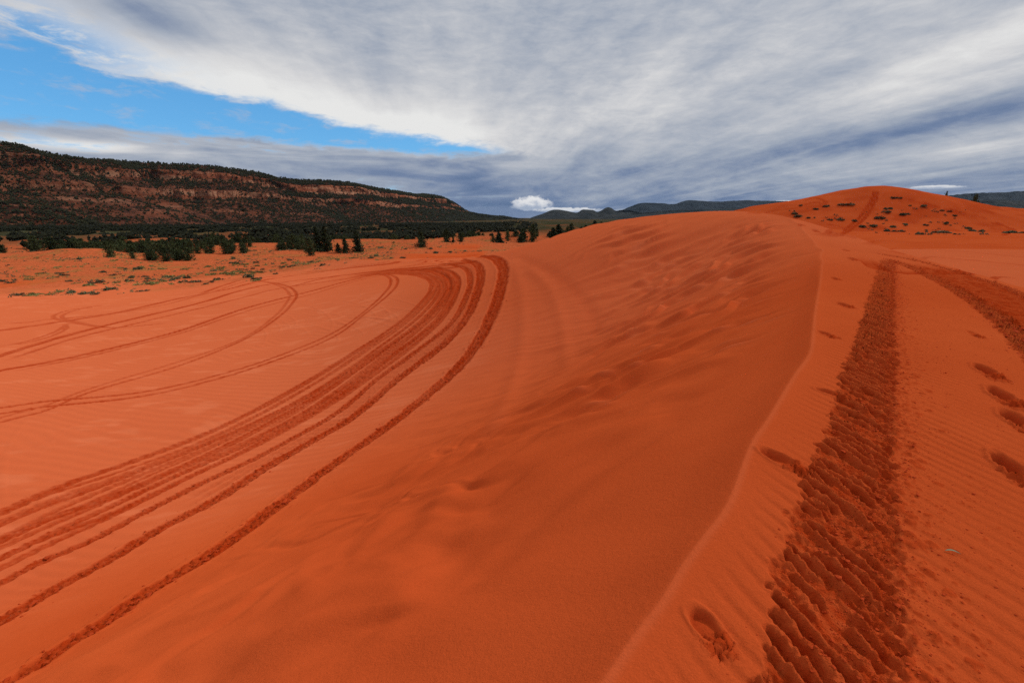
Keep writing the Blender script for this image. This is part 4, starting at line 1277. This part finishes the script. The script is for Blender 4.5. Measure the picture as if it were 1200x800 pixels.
def build_world():
    w = bpy.data.worlds.new('World'); scene.world = w; w.use_nodes = True
    nt = w.node_tree; nt.nodes.clear(); T = NT(nt)
    out = T.n('ShaderNodeOutputWorld'); bg = T.n('ShaderNodeBackground')
    T.link(bg.outputs[0], out.inputs[0])
    sky = T.n('ShaderNodeTexSky', sky_type='NISHITA'); sky.sun_disc = False
    sky.sun_elevation = R(SUN_EL); sky.sun_rotation = R(SUN_AZ); sky.altitude = 1800; sky.dust_density = .6; sky.ozone_density = 2.5
    tc = T.n('ShaderNodeTexCoord'); D = tc.outputs['Generated']
    sep = T.n('ShaderNodeSeparateXYZ'); T.link(D, sep.inputs[0])
    x, y, z = (E(T, sep.outputs[i]) for i in range(3))
    az = T.math('ARCTAN2', x, y) * (180 / math.pi)
    el = T.math('ARCSINE', z) * (180 / math.pi)
    zz = z.max(0.0) + .075
    qx = x / zz; qy = y / zz
    # streak noise lying in the cloud plane (runs away from the viewer)
    st = T.noise(T.comb(qx * .85 + qy * .10, qy * .16, 3.1), 1.0, 5, .55, .6)
    st2 = T.noise(T.comb(qx * 2.6 + qy * .25, qy * .55, 7.7), 1.0, 6, .6, .4)
    bil = T.noise(T.comb(az * .09, el * .33, 1.3), 1.0, 6, .62, .5)
    bil2 = T.noise(T.comb(az * .30, el * .9, 9.3), 1.0, 6, .65, .3)
    low = T.noise(T.comb(az * .07 + el * .03, el * .55, 4.4), 1.0, 6, .55, .8)
    ew = el + (bil - .5) * 2.4 + (bil2 - .5) * 1.9

    def curve(pts):
        a = [ae(*p) for p in pts]
        lo, hi = -60.0, 10.0
        fc = T.n('ShaderNodeFloatCurve')
        c = fc.mapping.curves[0]
        L = [((q[0] - lo) / (hi - lo), q[1] / 30.0) for q in a]
        c.points[0].location = L[0]; c.points[1].location = L[-1]
        for q in L[1:-1]: c.points.new(*q)
        fc.mapping.update()
        T.set(fc.inputs['Value'], (az - lo) * (1 / (hi - lo)))
        return E(T, fc.outputs[0]) * 30.0

    e2 = curve([(-150, 20), (0, 30), (70, 58), (150, 88), (300, 116), (400, 148), (480, 160), (560, 169), (620, 176)])
    e1 = curve([(-150, 135), (0, 145), (150, 153), (300, 164), (400, 175), (480, 181), (560, 181), (620, 180)])

    def G(px, py, sa, se, rot=0.0):
        a0, e0 = ae(px, py)
        da = az - a0; de = el - e0
        c, s = math.cos(R(rot)), math.sin(R(rot))
        p = da * c + de * s; q = de * c - da * s
        return ((p * p * (1 / sa ** 2) + q * q * (1 / se ** 2)) * -1.0).exp()

    blue = T.sstep(ew - e1, -.35, .45) * (1.0 - T.sstep(ew - e2, -.7, .5))
    blue = blue * T.sstep(az, 1., -5.)
    d2 = (ew - e2)
    edge = (d2 * d2 * -.055).exp() * T.sstep(d2, -1.5, .6) * T.sstep(az, 6., -6.) * T.sstep(az, -52., -38., .35, 1.)
    hole = G(40, 38, 7, 2.0, -10) * 1.0 * T.sstep(bil2, .35, .6)
    blue = blue.max(hole)
    lowgap = T.sstep(ew - e1, .3, -.5) * T.sstep(az, 0., -10.) * T.sstep(low + (bil2 - .5) * .5, .56, .70) * .65
    blue = blue.max(lowgap)
    # brightness of the deck
    br = .575 + (st - .5) * .92 + (st2 - .5) * .28 + (bil2 - .5) * .42 + (bil - .5) * .35
    br = br + edge * .46
    br = br + G(1090, 90, 14, 3.2, 8) * .10 + G(800, 110, 9, 3.0, 15) * .16 + G(1180, 30, 9, 4) * .12 + G(960, 30, 16, 3) * .06
    br = br - G(1130, 140, 13, 1.5, 9) * .38 - G(900, 178, 13, 1.5, 9) * .22 - G(620, 185, 9, 2.2) * .14 - G(180, 22, 5, 1.5, -12) * .30 - G(560, 20, 8, 3, 20) * .05
    br = br - G(690, 20, 10, 5) * .06
    # low stratus bank to the left, blue murk over the horizon
    lowm = T.sstep(ew - e1, .3, -.5) * T.sstep(az, 10., -6.)
    lowb = .45 + (low - .5) * .95 + (bil2 - .5) * .3 + G(110, 172, 7, .5) * .45 + G(470, 170, 5, .5) * .2
    br = T.mix(lowm, T.comb(br, br, br), T.comb(lowb, lowb, lowb))
    s3 = T.n('ShaderNodeSeparateXYZ'); T.set(s3.inputs[0], br); br = E(T, s3.outputs[0])
    hz = T.sstep(el, 6.5, .8)
    br = br - hz * .32 * T.sstep(az, -30., 0., .2, 1.)
    # cloud deck gets brighter high overhead, where it is thin
    br = br + T.sstep(el, 24., 50., 0., .35)
    ramp = T.n('ShaderNodeValToRGB'); T.set(ramp.inputs[0], br)
    cr = ramp.color_ramp
    cr.elements[0].position = 0.0; cr.elements[0].color = (.090, .150, .285, 1)
    cr.elements[1].position = 1.0; cr.elements[1].color = (.80, .80, .79, 1)
    for p, c in ((.22, (.165, .225, .36)), (.45, (.345, .39, .475)), (.65, (.51, .53, .575)), (.82, (.67, .67, .68))):
        e = cr.elements.new(p); e.color = (*c, 1)
    cloud = E(T, ramp.outputs[0])
    skyc = T.scale_rgb(T.vmul(sky.outputs[0], (.75, 1.15, 1.25)), .105)
    skyc = T.mix(.4, skyc, (.09, .43, .92))
    veil = T.sstep(bil2, .50, .74, 0., .55)
    skyc = T.mix(veil, skyc, (.42, .47, .58))
    c = T.mix(blue, cloud, skyc)
    # small bright cumulus standing over the horizon
    cn = T.noise(T.comb(az * .9, el * 1.5, 2.2), 1.0, 6, .62)
    for (px, py, sa, se, k) in ((623, 237, 2.5, 1.15, 1.0), (664, 243, 4.2, .40, .9), (1098, 220, 1.9, .22, .8), (918, 233, 1.3, .18, .8)):
        a0, e0 = ae(px, py + (4 if py > 230 else 0))
        da = (az - a0) * (1 / sa); de = (el - e0) * (1 / se)
        rr_ = da * da + de * de * T.sstep(de, -.1, .1, 3.5, 1.)
        msk = T.sstep(rr_ + (cn - .5) * 2.6, 1.15, .55) * k
        c = T.mix(msk, c, T.mix(T.sstep(de + (cn - .5) * 2, -.4, .6), (.36, .42, .54), (.80, .80, .81)))
    # below the horizon
    c = T.mix(T.sstep(el, 0., -1.5), c, (.16, .10, .08))
    T.set(bg.inputs['Color'], c)
    bg.inputs['Strength'].default_value = 1.0
    return w


build_world()
# thin mountain air, one even volume round everything
hz = bpy.data.materials.new('haze_air'); hz.use_nodes = True; _n = hz.node_tree; _n.nodes.clear()
_v = _n.nodes.new('ShaderNodeVolumePrincipled'); _o = _n.nodes.new('ShaderNodeOutputMaterial'); _n.links.new(_v.outputs[0], _o.inputs['Volume'])
_v.inputs['Color'].default_value = (.55, .76, 1, 1); _v.inputs['Density'].default_value = .9e-5
_S = 15500.; _V = [(x * _S, y * _S, z) for x in (-1, 1) for y in (-1, 1) for z in (-34., 330.)]
add('haze', make_mesh('haze', _V, [(0, 1, 3, 2), (4, 6, 7, 5), (0, 4, 5, 1), (2, 3, 7, 6), (0, 2, 6, 4), (1, 5, 7, 3)], hz, False), kind='stuff')

sd = bpy.data.lights.new('sun', 'SUN'); sd.energy = 2.3; sd.angle = R(6); sd.color = (1, .93, .84)
so = bpy.data.objects.new('sun', sd); COL.objects.link(so)
dv = Vector((math.sin(R(SUN_AZ)) * math.cos(R(SUN_EL)), math.cos(R(SUN_AZ)) * math.cos(R(SUN_EL)), math.sin(R(SUN_EL))))
so.rotation_euler = (-dv).to_track_quat('-Z', 'Y').to_euler()

cam = bpy.data.cameras.new('camera'); cam.sensor_width = 36; cam.lens = 36 * F / 1200; cam.clip_start = .05; cam.clip_end = 60000
co = bpy.data.objects.new('camera', cam); COL.objects.link(co)
co.location = (0, 0, EYE); co.rotation_euler = (math.pi / 2 - PITCH, 0, 0)
scene.camera = co
vs = scene.view_settings
scene.cycles.use_denoising = False; scene.cycles.diffuse_bounces = 2; scene.cycles.max_bounces = 4
vs.view_transform = 'Standard'; vs.look = 'None'; vs.gamma = 1; vs.exposure = 0.0; vs.use_curve_mapping = False
